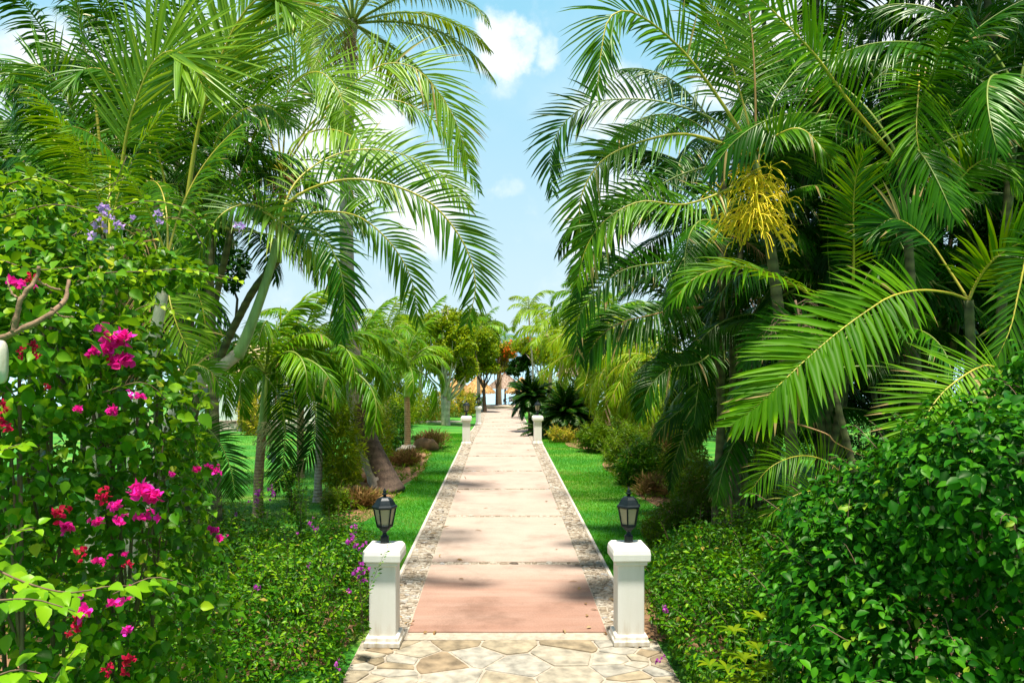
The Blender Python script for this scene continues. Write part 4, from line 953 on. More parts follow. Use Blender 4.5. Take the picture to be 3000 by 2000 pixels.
# white ringed stems seen through the bougainvillea
D = 7.6
W1 = palm('ringed_palm', 'white ringed palm trunk slanting behind the magenta blossoms', base_at(385, D))
stem(W1, px_line((380, 1750, D), (395, 1260, D), (432, 1080, D), (470, 900, D), (490, 760, D)), .062, .05, BARK_WHITE, rings=7)
crown(W1, P3(490, 760, D), 'areca', 3, .7, 62, 84, 31)
W2 = palm('ringed_palm', 'short whitish palm trunk leaning behind the bougainvillea branch on the left', base_at(275, D))
stem(W2, px_line((265, 1750, D), (275, 1000, D), (300, 830, D), (320, 720, D)), .055, .045, BARK_WHITE, rings=7)
crown(W2, P3(320, 720, D), 'areca', 3, .7, 62, 84, 32)

# ---- coconut palm
D = 18.7
CO = palm('coconut_palm', 'tall coconut palm with thick curved dark foot and pale trunk', P3(1122, 1432, D))
stem(CO, px_line((1122, 1440, D), (1118, 1405, D), (1092, 1345, D), (1058, 1240, D), (1038, 1122, D), (1030, 995, D), (1020, 893, D), (1015, 612, D), (1024, 200, D), (1034, 60, D)), .235, .12, BARK_GREY, rings=4, bulge=.12, n=120, sides=14)
stem(CO, px_line((1136, 1440, D - .03), (1128, 1405, D - .04), (1104, 1350, D - .05), (1076, 1285, D - .05), (1056, 1225, D - .03), (1046, 1165, D)), .33, .185, COIR, 'root_bole', bulge=.10, n=24, sides=14)
crown(CO, P3(1034, 70, D), 'coconut', 17, 1.0, -25, 82, 12)
hand(CO, px_line((1036, 70, D), (1100, 30, D - .5), (1200, -15, D - 1), (1320, -5, D - 1.3), (1400, 30, D - 1.5), (1430, 70, D - 1.6)), leaf=.6, width=.03, nl=64, petiole=.15, roll=40, lift=0, grav=1.6, r0=.04, mats=(COCO, STALK_G))
hand(CO, px_line((1034, 70, D), (960, 40, D - .5), (880, 45, D - .9), (800, 80, D - 1.2), (760, 140, D - 1.3)), leaf=.6, width=.03, nl=60, petiole=.15, roll=-40, lift=0, grav=1.5, r0=.04, mats=(COCO, STALK_B))
hand(CO, px_line((1034, 75, D), (990, 110, D - .8), (930, 160, D - 1.4), (900, 230, D - 1.6)), leaf=.5, width=.03, nl=50, petiole=.1, roll=-30, lift=0, grav=1.6, r0=.035, lost=.2, mats=(DEADLEAF, STALK_B), name='dry_frond')
spath(CO, P3(1010, 100, D - .3), 26, .5, .6, .012, STALK_B, 4)

# ---- small palms with ringed brown trunks (left lawn and right bed)
def christmas(label, pts, D, shaft_top, n, size, seed, kind='christmas', r_=.095, lo=-20, flower=None, hi=84, shaft=SHAFT, bark=BARK_BROWN):
    p0 = P3(pts[0][0], pts[0][1], D); b_ = np.array([p0[0], D, ground_z(p0[0], D)])
    t = palm('ringed_trunk_palm', label, b_, 'small palms with ringed trunks beside the lawns')
    pl = [b_ - [0, 0, .05]] + [P3(x, y, D) for x, y in pts[1:]]
    stem(t, pl, r_ * 1.08, r_ * .9, bark, rings=9, bulge=.03, n=60)
    e = P3(*pts[-1], D); top = P3(*shaft_top, D)
    stem(t, [e - [0, 0, .03], (e + top) / 2, top], r_ * .98, r_ * .5, shaft, 'crownshaft', bulge=r_ * .15)
    crown(t, top, kind, n, size, lo, hi, seed)
    if flower: spath(t, P3(*flower, D - .1), 60, .30, .45, .006, CFLOWER, seed, .5)
    return t
X1 = christmas('small palm with ringed brown trunk, green crownshaft and cream flower stalk at its side', [(756, 1490), (758, 1400), (768, 1263)], 15.6, (778, 1095), 16, 1.25, 41, r_=.095, lo=22, flower=(795, 1240))
for pts in ([(778, 1100), (850, 1085), (905, 1140), (925, 1240), (905, 1330), (860, 1380)], [(778, 1100), (815, 1160), (835, 1260), (825, 1380), (805, 1440)]):
    hand(X1, px_line(*[(a, b_, 15.2) for a, b_ in pts]), leaf=.55, width=.036, nl=54, petiole=.1, roll=(30, 6), lift=6, grav=.6, mats=(ARECA_DARK, STALK_G))
christmas('small palm with slim ringed trunk pale at its foot, left of the coconut palm', [(930, 1486), (933, 1380), (936, 1240)], 17.3, (942, 1080), 15, 1.25, 42, r_=.085, lo=-5, bark=bark_mat('bark_white_foot', (.14, .08, .05), (.58, .50, .42), 14, .7, 10))
christmas('small palm with thin brown trunk in the dry bed left of the second lantern', [(1193, 1325), (1194, 1270), (1192, 1160)], 27, (1190, 1075), 14, 1.3, 43, r_=.11)
christmas('dense small palm behind the pale coconut trunk', [(1050, 1355), (1050, 1250), (1052, 1120)], 24, (1054, 1030), 15, 1.3, 44, r_=.10)
christmas('dark green small palm with arched leaves behind the coconut palm', [(1135, 1290), (1135, 1180), (1140, 1060)], 32, (1144, 985), 13, 1.25, 45, r_=.11)
christmas('small palm left of centre with a full crown above the lawn edge', [(880, 1400), (880, 1250), (884, 1120)], 21, (890, 1020), 14, 1.3, 46, r_=.09)
X2 = christmas('small palm with stout ringed trunk below the big bright leaf on the right', [(2150, 1545), (2152, 1430), (2158, 1290)], 14.6, (2165, 1180), 12, 1.0, 47, r_=.105)
hand(X2, px_line((2165, 1200, 14.4), (2080, 1210, 14.2), (2010, 1270, 14.1), (1975, 1350, 14.1), (1965, 1430, 14.1)), leaf=.38, nl=46, petiole=.1, roll=(-20, -5), grav=.7, mats=PDK)
christmas('yellow green palm with hanging leaves, trunk showing above the right bed', [(1985, 1345), (1984, 1300), (1983, 1240)], 24, (1985, 1120), 24, 1.3, 48, 'yellow', .10, -60)
christmas('yellow green palm with hanging leaves behind the feathery shrubs', [(1835, 1300), (1835, 1230), (1836, 1150)], 29, (1838, 1060), 24, 1.45, 49, 'yellow', .10, -60)
christmas('yellow green palm with hanging leaves just right of the dark cycad', [(1735, 1265), (1735, 1200), (1738, 1120)], 34, (1742, 1040), 24, 1.5, 50, 'yellow', .10, -60)
christmas('yellow green palm with hanging leaves under the dark drooping leaf', [(1910, 1310), (1910, 1230), (1912, 1140)], 27, (1915, 1075), 22, 1.4, 51, 'yellow', .10, -60)
christmas('bright palm behind the cycad at the left end of the right bed', [(1640, 1245), (1640, 1150), (1645, 1050)], 38, (1648, 955), 14, 1.35, 52, 'tuftpale', .11, -20)
christmas('green palm standing high behind the cycad', [(1700, 1260), (1700, 1120), (1702, 990)], 35, (1705, 880), 14, 1.3, 53, 'christmas', .11, -20)
christmas('pale green palm under the tip of the long arching leaf on the right', [(1780, 1270), (1780, 1120), (1782, 1000)], 32, (1785, 925), 14, 1.3, 54, 'christmas', .11, -20)
christmas('yellowish palm by the last pillar behind the cycad', [(1612, 1225), (1612, 1140), (1614, 1070)], 46, (1616, 985), 12, 1.3, 55, 'tuftpale', .11, -20)
# slim tall palms near the beach
def farpalm(label, pts, D, n, size, seed, kind='tuft', r_=.13, bark=BARK_GREY):
    p0 = P3(*pts[0], D); b_ = np.array([p0[0], D, ground_z(p0[0], D)])
    t = palm('tall_palm', label, b_, 'tall palms near the beach')
    stem(t, [b_ - [0, 0, .05]] + [P3(x, y, D) for x, y in pts[1:]], r_, r_ * .75, bark, n=24, bulge=.05)
    crown(t, P3(*pts[-1], D), kind, n, size, -25, 80, seed); return t
farpalm('slim pale palm with a small bright crown above the flame tree', [(1565, 1200), (1561, 1080), (1553, 980), (1549, 905)], 50, 11, 1.0, 61, 'tuftpale', .07)
farpalm('slim palm trunk in front of the orange thatched hut', [(1403, 1210), (1402, 1100), (1405, 1000), (1412, 960)], 60, 10, 1.2, 63, 'tuft', .16)
farpalm('palm trunk standing in the middle of the path end against the sea', [(1462, 1189), (1462, 1120), (1463, 1060), (1462, 1000)], 66, 9, 1.2, 64, 'tuft', .25, BARK_BROWN)
farpalm('far palm left of the white stemmed tree', [(1120, 1260), (1125, 1100), (1130, 960)], 48, 12, 1.5, 65, 'tuftpale', .16)
farpalm('far palm rising at the lawn end left of centre', [(1230, 1230), (1232, 1080), (1228, 985)], 52, 12, 1.5, 66, 'tuft', .16)

# ---- right: palm with the yellow flower stalk
D = 9.6
E = palm('flowering_palm', 'palm with a big yellow flower stalk hanging below its pale crownshaft', base_at(2330, D))
stem(E, px_line((2330, 1750, D), (2320, 1300, D), (2280, 900, D), (2235, 560, D)), .085, .06, BARK_GREEN, rings=6)
stem(E, px_line((2242, 590, D), (2222, 510, D), (2205, 440, D), (2196, 380, D)), .06, .035, SHAFT_P, 'crownshaft', bulge=.012)
T = (2204, 440, D)
hand(E, px_line((2204, 440, D), (2100, 280, D), (2000, 150, D - .1), (1900, 62, D - .3), (1830, 32, D - .5), (1782, 60, D - .6), (1762, 150, D - .7), (1750, 270, D - .8)), leaf=.72, width=.036, nl=62, petiole=.22, roll=(-8, -40), lift=14, grav=.5, a0=64, r0=.026, mats=(ARECA, STALK))
hand(E, px_line((2204, 455, D), (2090, 412, D), (1991, 393, D - .1), (1870, 418, D - .2), (1768, 468, D - .3), (1708, 560, D - .4), (1698, 650, D - .4), (1712, 730, D - .4)), leaf=.60, width=.034, nl=58, petiole=.25, roll=(-38, -6), lift=14, grav=.55, a0=62, r0=.024, mats=(ARECA, STALK))
hand(E, px_line((2200, 430, D + .3), (2090, 350, D + .5), (1970, 305, D + .7), (1850, 290, D + .8), (1730, 305, D + .9), (1645, 370, D + .9), (1612, 460, D + .9), (1618, 560, D + .9)), leaf=.6, width=.034, nl=58, petiole=.2, roll=(-30, -15), lift=14, grav=.55, mats=PDK)
hand(E, px_line((2210, 430, D), (2165, 260, D + .2), (2110, 90, D + .3), (2050, -70, D + .3)), leaf=.8, nl=50, petiole=.25, roll=-10, lift=14, grav=.5, mats=PG)
hand(E, px_line((2215, 430, D - .1), (2210, 200, D - .1), (2190, 20, D), (2130, -140, D)), leaf=.75, nl=50, petiole=.3, roll=5, grav=.5, mats=PB)
hand(E, px_line((2204, 480, D), (2100, 485, D + .2), (2000, 510, D + .3), (1890, 570, D + .3), (1800, 650, D + .3), (1730, 760, D + .2), (1690, 860, D + .2)), leaf=.55, nl=54, petiole=.2, roll=(-35, -8), lift=14, grav=.7, mats=PDK)
hand(E, px_line((2215, 500, D - .2), (2120, 560, D - .3), (2000, 600, D - .4), (1880, 590, D - .4), (1780, 640, D - .5), (1720, 720, D - .5), (1690, 830, D - .5)), leaf=.55, nl=54, petiole=.18, roll=(-32, -10), lift=14, grav=.7, mats=PG)
hand(E, px_line((2220, 420, D), (2290, 260, D + .4), (2390, 160, D + .6), (2500, 150, D + .8)), leaf=.6, nl=46, petiole=.2, roll=25, grav=.7, mats=PDK)
hand(E, px_line((2220, 440, D - .3), (2270, 400, D - .5), (2350, 380, D - .7), (2440, 470, D - .8)), leaf=.45, nl=40, petiole=.15, roll=20, grav=.7, mats=PG)
spath(E, P3(2192, 488, D - .15), 60, .50, .85, .0075, YFLOWER, 3, .10)
spath(E, P3(2225, 500, D - .1), 46, .42, .80, .0075, YFLOWER, 13, .10)

# ---- right: clump F close to the camera with bright leaves
D = 8.6
Fp = palm('areca_palm', 'nearest clumping palm on the right with big bright leaves above the dark hedge', base_at(2800, D))
stem(Fp, px_line((2870, 1750, D - .9), (2860, 1300, D - .9), (2846, 1050, D - .9), (2838, 880, D - .9)), .055, .042, BARK_GREEN, 'stem', rings=6)
stem(Fp, px_line((2560, 1750, D + .6), (2530, 1500, D + .6), (2490, 1330, D + .6), (2455, 1190, D + .6), (2440, 1080, D + .6)), .042, .036, BARK_GREEN, 'stem', rings=6)
stem(Fp, px_line((2700, 1750, D + 1), (2690, 1200, D + 1), (2660, 700, D + 1), (2640, 480, D + 1)), .07, .05, BARK_GREEN, 'stem', rings=6)
stem(Fp, px_line((2900, 1750, D + .8), (2930, 1000, D + .8), (2960, 500, D + .8), (2985, 280, D + .8)), .07, .05, BARK_GREEN, 'stem', rings=6)
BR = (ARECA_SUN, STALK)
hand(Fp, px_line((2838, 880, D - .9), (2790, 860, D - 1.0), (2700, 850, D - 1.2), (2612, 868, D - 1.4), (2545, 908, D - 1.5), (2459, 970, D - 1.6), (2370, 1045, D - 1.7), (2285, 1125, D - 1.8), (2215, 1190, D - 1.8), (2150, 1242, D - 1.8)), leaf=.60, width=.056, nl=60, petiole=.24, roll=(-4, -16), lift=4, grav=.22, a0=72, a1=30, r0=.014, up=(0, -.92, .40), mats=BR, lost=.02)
hand(Fp, px_line((2960, 1120, D - 2.2), (2893, 1070, D - 2.3), (2790, 1125, D - 2.4), (2724, 1200, D - 2.5), (2690, 1285, D - 2.6), (2668, 1370, D - 2.6)), leaf=.50, width=.028, nl=46, petiole=.12, roll=(0, -10), lift=4, grav=.15, a0=70, a1=40, r0=.011, up=(0, -.72, .7), mats=BR)
hand(Fp, px_line((2640, 490, D + 1), (2585, 420, D + .6), (2480, 290, D + .2), (2380, 155, D - .2), (2230, 0, D - .6), (2130, -90, D - .9)), leaf=.75, width=.038, nl=54, petiole=.32, roll=(-8, -12), lift=12, grav=.4, r0=.03, mats=BR)
hand(Fp, px_line((2640, 330, D + 1.4), (2670, 235, D + 1.0), (2692, 225, D + .5), (2690, 280, D + .1), (2685, 360, D - .1), (2690, 430, D - .2), (2715, 500, D - .2)), leaf=.62, width=.034, nl=38, petiole=.30, roll=(0, 0), lift=-8, grav=.5, a0=78, a1=30, r0=.02, mats=BR)
hand(Fp, px_line((2500, 830, D), (2502, 700, D - .2), (2500, 610, D - .3), (2508, 520, D - .4), (2530, 450, D - .5)), leaf=.45, width=.03, nl=40, petiole=.12, roll=(0, 10), lift=8, grav=.4, mats=PG)
hand(Fp, px_line((2440, 900, D + .6), (2332, 838, D + .3), (2255, 802, D + .1), (2178, 782, D), (2102, 787, D - .1), (2025, 822, D - .2), (1975, 880, D - .2)), leaf=.5, width=.036, nl=46, petiole=.18, roll=(-35, -15), lift=8, grav=.8, up=(0, -.7, .7), mats=BR)
hand(Fp, px_line((2838, 880, D - .9), (2855, 840, D - .9), (2885, 790, D - 1), (2930, 745, D - 1.1), (3000, 710, D - 1.2), (3080, 720, D - 1.3)), leaf=.55, width=.034, nl=42, petiole=.1, roll=(-5, 10), lift=8, grav=.5, mats=PG)
hand(Fp, px_line((3050, 640, D - 1), (3010, 740, D - 1.2), (2985, 850, D - 1.3), (2960, 960, D - 1.4), (2915, 1060, D - 1.5)), leaf=.5, width=.032, nl=42, petiole=.06, roll=10, lift=8, grav=.4, mats=PG)
hand(Fp, px_line((2838, 880, D - .9), (2780, 790, D - .8), (2715, 700, D - .7), (2620, 640, D - .6), (2540, 690, D - .6)), leaf=.45, nl=38, petiole=.45, roll=-10, grav=.6, r0=.014, mats=(ARECA_DARK, STALK))
hand(Fp, px_line((2440, 1090, D + .6), (2400, 1000, D + .5), (2330, 960, D + .4), (2240, 990, D + .3), (2180, 1070, D + .3)), leaf=.42, nl=42, petiole=.15, roll=-25, grav=.7, mats=PDK)
hand(Fp, px_line((2690, 640, D + .9), (2780, 560, D + .7), (2860, 480, D + .5), (2930, 470, D + .4), (2990, 560, D + .3)), leaf=.5, nl=42, petiole=.15, roll=15, grav=.6, mats=PG)
hand(Fp, px_line((2650, 480, D + 1), (2740, 300, D + 1), (2850, 230, D + .9), (2930, 290, D + .8), (2960, 400, D + .7)), leaf=.6, nl=46, petiole=.15, roll=10, grav=.6, mats=PDK)
hand(Fp, px_line((2480, 1400, D - .3), (2420, 1350, D - .5), (2340, 1335, D - .6), (2255, 1370, D - .7), (2190, 1450, D - .7)), leaf=.36, width=.016, nl=46, petiole=.1, roll=(-20, -10), grav=.5, r0=.010, mats=PG)
hand(Fp, px_line((2500, 1500, D - .5), (2420, 1440, D - .7), (2330, 1450, D - .8), (2240, 1520, D - .8)), leaf=.32, width=.016, nl=42, petiole=.1, roll=-15, grav=.5, r0=.010, mats=PG)
hand(Fp, px_line((2300, 1230, D + .6), (2420, 1270, D + .3), (2455, 1300, D + .2), (2600, 1370, D)), leaf=.02, width=.01, nl=4, petiole=.9, r0=.012, mats=(DEADLEAF, STALK_B), name='dry_frond')
spath(Fp, P3(2330, 880, D - .1), 18, .42, .55, .004, WOODTWIG, 9)
crown(Fp, P3(2640, 480, D + 1), 'deep', 8, 1.1, 0, 84, 71)
crown(Fp, P3(2985, 280, D + .8), 'deep', 8, 1.1, 0, 84, 72)
crown(Fp, P3(2440, 1080, D + .6), 'deep', 6, .8, 0, 70, 73)

# ---- right: shaded clumps behind
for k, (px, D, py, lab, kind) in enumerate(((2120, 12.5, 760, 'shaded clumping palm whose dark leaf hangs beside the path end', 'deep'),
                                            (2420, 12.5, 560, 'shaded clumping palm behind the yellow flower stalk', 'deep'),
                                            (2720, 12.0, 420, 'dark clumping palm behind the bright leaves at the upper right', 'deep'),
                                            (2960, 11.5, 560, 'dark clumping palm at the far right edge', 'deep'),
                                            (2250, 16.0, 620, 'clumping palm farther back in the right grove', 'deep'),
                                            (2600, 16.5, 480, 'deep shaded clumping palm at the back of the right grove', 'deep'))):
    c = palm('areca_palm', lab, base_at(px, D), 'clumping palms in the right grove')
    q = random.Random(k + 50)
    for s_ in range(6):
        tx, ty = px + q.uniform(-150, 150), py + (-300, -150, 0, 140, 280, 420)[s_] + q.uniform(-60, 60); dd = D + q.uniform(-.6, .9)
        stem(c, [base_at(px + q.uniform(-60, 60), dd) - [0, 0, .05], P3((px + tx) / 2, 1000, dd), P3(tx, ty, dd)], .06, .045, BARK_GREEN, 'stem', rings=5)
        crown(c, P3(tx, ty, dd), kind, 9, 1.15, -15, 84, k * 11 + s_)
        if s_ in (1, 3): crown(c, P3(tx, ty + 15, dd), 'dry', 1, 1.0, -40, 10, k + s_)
    if k > 0:  # unseen high stems and crowns, added to shade the grove below
        for s_ in range(2):
            tx, ty = px + q.uniform(-170, 170), (-330, -620)[s_]; dd = D + q.uniform(-.3, .8)
            stem(c, [base_at(px + q.uniform(-60, 60), dd) - [0, 0, .05], P3(px, 700, dd), P3(tx, ty, dd)], .07, .045, BARK_GREEN, 'stem', rings=5)
            crown(c, P3(tx, ty, dd), kind, 10, 1.45, -20, 70, k * 11 + s_ + 5)
    if k == 0:
        hand(c, px_line((2060, 900, 11.6), (1990, 905, 11.4), (1900, 925, 11.2), (1820, 945, 11.1), (1760, 985, 11), (1715, 1050, 11)), leaf=.72, width=.045, nl=56, petiole=.1, roll=(-50, -20), lift=0, grav=1.3, a0=80, mats=(ARECA_DARK, STALK_B))
        hand(c, px_line((2120, 1000, 11.6), (2050, 1060, 11.2), (1960, 1080, 11), (1900, 1140, 10.9), (1880, 1220, 10.9)), leaf=.5, nl=46, petiole=.1, roll=-20, grav=.8, mats=PDK)
        hand(c, px_line((2060, 760, 11.6), (1950, 770, 11.2), (1830, 790, 11), (1740, 860, 10.9), (1690, 950, 10.9), (1700, 1060, 10.9)), leaf=.5, nl=50, petiole=.12, roll=(-30, -10), grav=.8, mats=PDK)

# ---- cycads
def cycad(label, px, py, D, h, size, n, seed):
    b_ = base_at(px, D); t = thing('cycad', label, 'cycad', b_, 'dark cycads by the path')
    stem(t, [b_ - [0, 0, .05], b_ + [0, 0, h]], .16, .14, BARK_DARK, rings=6)
    crown(t, b_ + [0, 0, h], 'cycad', n, size, -50, 86, seed, power=.75); return t
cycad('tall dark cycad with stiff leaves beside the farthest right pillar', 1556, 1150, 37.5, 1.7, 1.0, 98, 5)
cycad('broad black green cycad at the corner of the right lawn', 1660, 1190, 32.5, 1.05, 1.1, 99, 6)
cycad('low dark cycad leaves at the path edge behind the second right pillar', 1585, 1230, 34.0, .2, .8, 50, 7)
# ------------------------------------------------------------------ bushes, hedges, trees
def lump_points(lumps, n, q, jit=.10, rough=.12, inner=.0):
    """points and outward normals on the ragged surface of a union of ellipsoids (cx,cy,cz,rx,ry,rz)"""
    lumps = np.asarray(lumps, float); w = (lumps[:, 3] * lumps[:, 4] + lumps[:, 4] * lumps[:, 5] + lumps[:, 3] * lumps[:, 5]); w = w / w.sum()
    k = q.choice(len(lumps), int(n * 1.7), p=w); d = unit(q.normal(0, 1, (len(k), 3)))
    f = 1 + rough * (np.sin(d[:, 0] * 7 + k * 1.3) * np.sin(d[:, 2] * 6 + k) + .6 * np.sin(d[:, 1] * 15 + 2 * k) * np.sin(d[:, 2] * 13 + k)) - np.abs(q.normal(0, jit, len(k))) + np.maximum(q.normal(-.02, .05, len(k)), 0)
    if inner: 
        deep = q.random(len(k)) < inner; f[deep] *= q.uniform(.45, .9, deep.sum())
    L = lumps[k]; P = L[:, :3] + d * L[:, 3:] * f[:, None]; N = unit(d / L[:, 3:])
    ok = np.ones(len(P), bool)
    for j, l in enumerate(lumps):
        r_ = np.linalg.norm((P - l[:3]) / l[3:], axis=1); ok &= (k == j) | (r_ > .78)
    ok &= P[:, 2] > np.array([ground_z(0, y) for y in P[:, 1]]) + .02
    P, N = P[ok][:n], N[ok][:n]
    return P, N
def leaf_cloud(g, P, N, q, L, ratio=.55, prof=LEAF, up=.5, out=.6, rnd=.6, down=.35, fold=.2, grav=.3, across=3, mat=0, tint=None):
    m = len(P)
    nn = unit(N * out + np.array([0, 0, up]) + q.normal(0, rnd, (m, 3)))
    d = q.normal(0, 1, (m, 3)) + N * .7 + np.array([0, 0, -down]); d = unit(d - nn * np.sum(d * nn, 1, keepdims=True))
    ll = L * np.clip(q.normal(1, .25, m), .45, 1.7)
    blades(g, P, d, nn, ll, ll * ratio, prof, q, fold=fold, grav=grav, across=across, mat=mat, tint=tint)
def branches(g, base, tips, r_, q, mat=0):
    base = np.asarray(base, float)
    for t in tips:
        t = np.asarray(t, float); mid = base + (t - base) * .5 + q.normal(0, .12, 3) * np.linalg.norm(t - base) + [0, 0, .05]
        tube(g, catmull([base + q.normal(0, .04, 3) * [1, 1, 0], mid, t], 9), np.linspace(r_, r_ * .3, 9), 6, mat)
def shoot(g, gl, pts, q, L, step=.05, ratio=.72, r_=.005, prof=HEART, tint=None, both=2, stalk=.02):
    """an arching shoot: twig into g, alternate leaves into gl"""
    ln = np.sum(np.linalg.norm(np.diff(np.asarray(pts), axis=0), axis=1)); n = max(6, int(ln / step)); P = catmull(pts, n)
    tube(g, P, np.linspace(r_, r_ * .35, n), 5); T = unit(np.gradient(P, axis=0))
    for b_ in range(both):
        k = np.arange(1, n); m = len(k); t = T[k]; s = unit(np.cross(t, [0, 0, 1.0])) * np.where((k + b_) % 2, 1, -1)[:, None]
        d = unit(t * .55 + s * q.uniform(.5, 1.0, (m, 1)) + q.normal(0, .25, (m, 3)) + [0, -.1, -.15]); nn = unit(q.normal(0, .35, (m, 3)) + [0, -.45, .8])
        ll = L * np.clip(q.normal(1, .22, m), .5, 1.5) * np.linspace(1.05, .5, n)[1:]
        blades(gl, P[k] + d * stalk, d, nn, ll, ll * ratio, prof, q, fold=.16, curl=.25, grav=.35, tint=None if tint is None else np.clip(q.normal(tint * .85, .15, m), 0, .84))

def bush(name, label, cat, lumps, n, L, mat, seed, ratio=.55, prof=SMALL, across=3, group=None, rnd=.6, up=.5, jit=.10, rough=.12, inner=.1, tips=8, stemr=.02, grav=.3, out=.6, tintf=None, sprigs=0):
    q = np.random.default_rng(seed); lumps = np.asarray(lumps, float)
    b_ = np.array([lumps[:, 0].mean(), lumps[:, 1].mean(), 0]); b_[2] = ground_z(b_[0], b_[1])
    t = thing(name, label, cat, b_, group)
    P, N = lump_points(lumps, n, q, jit, rough, inner); g = Geo()
    leaf_cloud(g, P - b_, N, q, L, ratio, prof, up=up, rnd=rnd, across=across, grav=grav, out=out, tint=tintf(P, q) if tintf else None)
    if sprigs:                                              # loose leafy shoots that break the outline
        gt = Geo(); P2, N2 = lump_points(lumps, sprigs, q, .02, .25)
        for p_, n_ in zip(P2, N2):
            if n_[2] < -.2: continue
            d = unit(n_ * .8 + q.normal(0, .35, 3) + [0, 0, .7]); l = q.uniform(.5, 1.2) * L * 4.5
            shoot(gt, g, [p_ - b_ - d * l * .3, p_ - b_ + d * l * .5, p_ - b_ + d * l + [0, 0, -.1 * l]], q, L * .9, L * .55, ratio, .004, LANCE if ratio < .3 else LEAF, tint=.75)
        for V, Q, M, T in zip(gt.V, gt.Q, gt.M, gt.T): g.V.append(V); g.Q.append(Q - Q.min() + g.n); g.M.append(M * 0 + 1); g.T.append(T); g.n += len(V)
    obj('foliage', g, [mat, WOODTWIG], t)
    if tips:
        for l in lumps[:9]:
            g = Geo(); bb = np.array([l[0] * .7 + b_[0] * .3, l[1] + .1, ground_z(l[0], l[1])]) - b_; cc_ = np.array([l[0], l[1] + .1, l[2]]) - b_
            k_ = max(3, tips // len(lumps) + 1); c1 = bb + (cc_ - bb) * .5
            tube(g, catmull([bb, c1 + q.normal(0, .02, 3), cc_], 8), np.linspace(stemr * 1.2, stemr * .7, 8), 6)
            for _ in range(k_): e = cc_ + unit(q.normal(0, 1, 3)) * l[3:] * .75; tube(g, catmull([c1, (c1 + e) / 2 + q.normal(0, .05, 3), e], 8), np.linspace(stemr * .8, stemr * .3, 8), 5)
            obj('stem', g, [WOODTWIG], t)
    return t
def blossom_mesh(seed, n, r_, L, mat, ratio=.85):
    q = np.random.default_rng(seed); g = Geo(); c = q.normal(0, r_ * .55, (max(3, n // 4), 3)); k = q.integers(0, len(c), n)
    d = unit(q.normal(0, 1, (n, 3)) + [0, -.4, .2]); blades(g, c[k] + d * .004, d, unit(q.normal(0, 1, (n, 3))), L * q.uniform(.7, 1.2, n), L * ratio, HEART, q, fold=.12, curl=.5, tint=np.clip(q.normal(.5, .3, n), 0, 1))
    return g.mesh('blossom', [mat])
BL = {'magenta': [blossom_mesh(s, 34, .055, .042, MAGENTA) for s in (1, 2, 3)], 'crimson': [blossom_mesh(s, 26, .05, .040, CRIMSON) for s in (4, 5, 6)],
      'lilac': [blossom_mesh(s, 22, .03, .022, LILAC) for s in (7, 8)], 'purple': [blossom_mesh(s, 20, .04, .026, PURPLE) for s in (9, 10)], 'orange': [blossom_mesh(s, 40, .22, .10, ORANGE) for s in (11, 12)]}
def blossom(root, kind, p, s=1.0, seed=0):
    q = random.Random(seed); o = link('blossom', q.choice(BL[kind]), root, [float(v) for v in (np.asarray(p) - np.array(root.location))]); o.rotation_euler = (q.uniform(-.6, .6), q.uniform(-.6, .6), q.uniform(0, 6.28)); o.scale = (s,) * 3
def both(gt, gl_, mat, root):
    for V, Q, M, T in zip(gt.V, gt.Q, gt.M, gt.T): gl_.V.append(V); gl_.Q.append(Q - Q.min() + gl_.n); gl_.M.append(M * 0 + 1); gl_.T.append(T); gl_.n += len(V)
    obj('shoot_foliage', gl_, [mat, WOODTWIG], root)
# ---- bougainvillea at the left, leaves close to the camera
def L3(px, py, D, rx, ry, rz): p = P3(px, py, D); return (p[0], p[1], p[2], rx, ry, rz)
lumps = [L3(20, 1330, 4.3, .62, .5, .62), L3(20, 1010, 4.0, .54, .5, .44), L3(120, 830, 4.5, .55, .5, .36), L3(-70, 690, 4.5, .50, .5, .42), L3(380, 1220, 4.7, .38, .42, .42), L3(330, 1560, 4.8, .58, .45, .62),
         L3(160, 1800, 4.5, .66, .5, .62), L3(440, 1180, 5.0, .30, .4, .30), L3(300, 770, 5.0, .40, .4, .17), L3(470, 800, 5.2, .30, .35, .11), L3(40, 590, 4.8, .36, .35, .13), L3(350, 1010, 5.0, .28, .35, .2), L3(430, 1790, 5.0, .52, .5, .66), L3(560, 1340, 5.6, .15, .3, .20)]
BO_ = bush('bougainvillea', 'sprawling bougainvillea bush with magenta blossoms filling the left edge', 'bush', lumps, 9800, .064, BOUGLEAF, 5, ratio=.74, prof=HEART, rnd=.55, up=.55, jit=.16, rough=.2, inner=.22, tips=30, stemr=.012, grav=.45)
q = np.random.default_rng(77); gt, g1, g2 = Geo(), Geo(), Geo(); ob = np.array(BO_.location)
def S(*pts): return [P3(*p) - ob for p in pts]
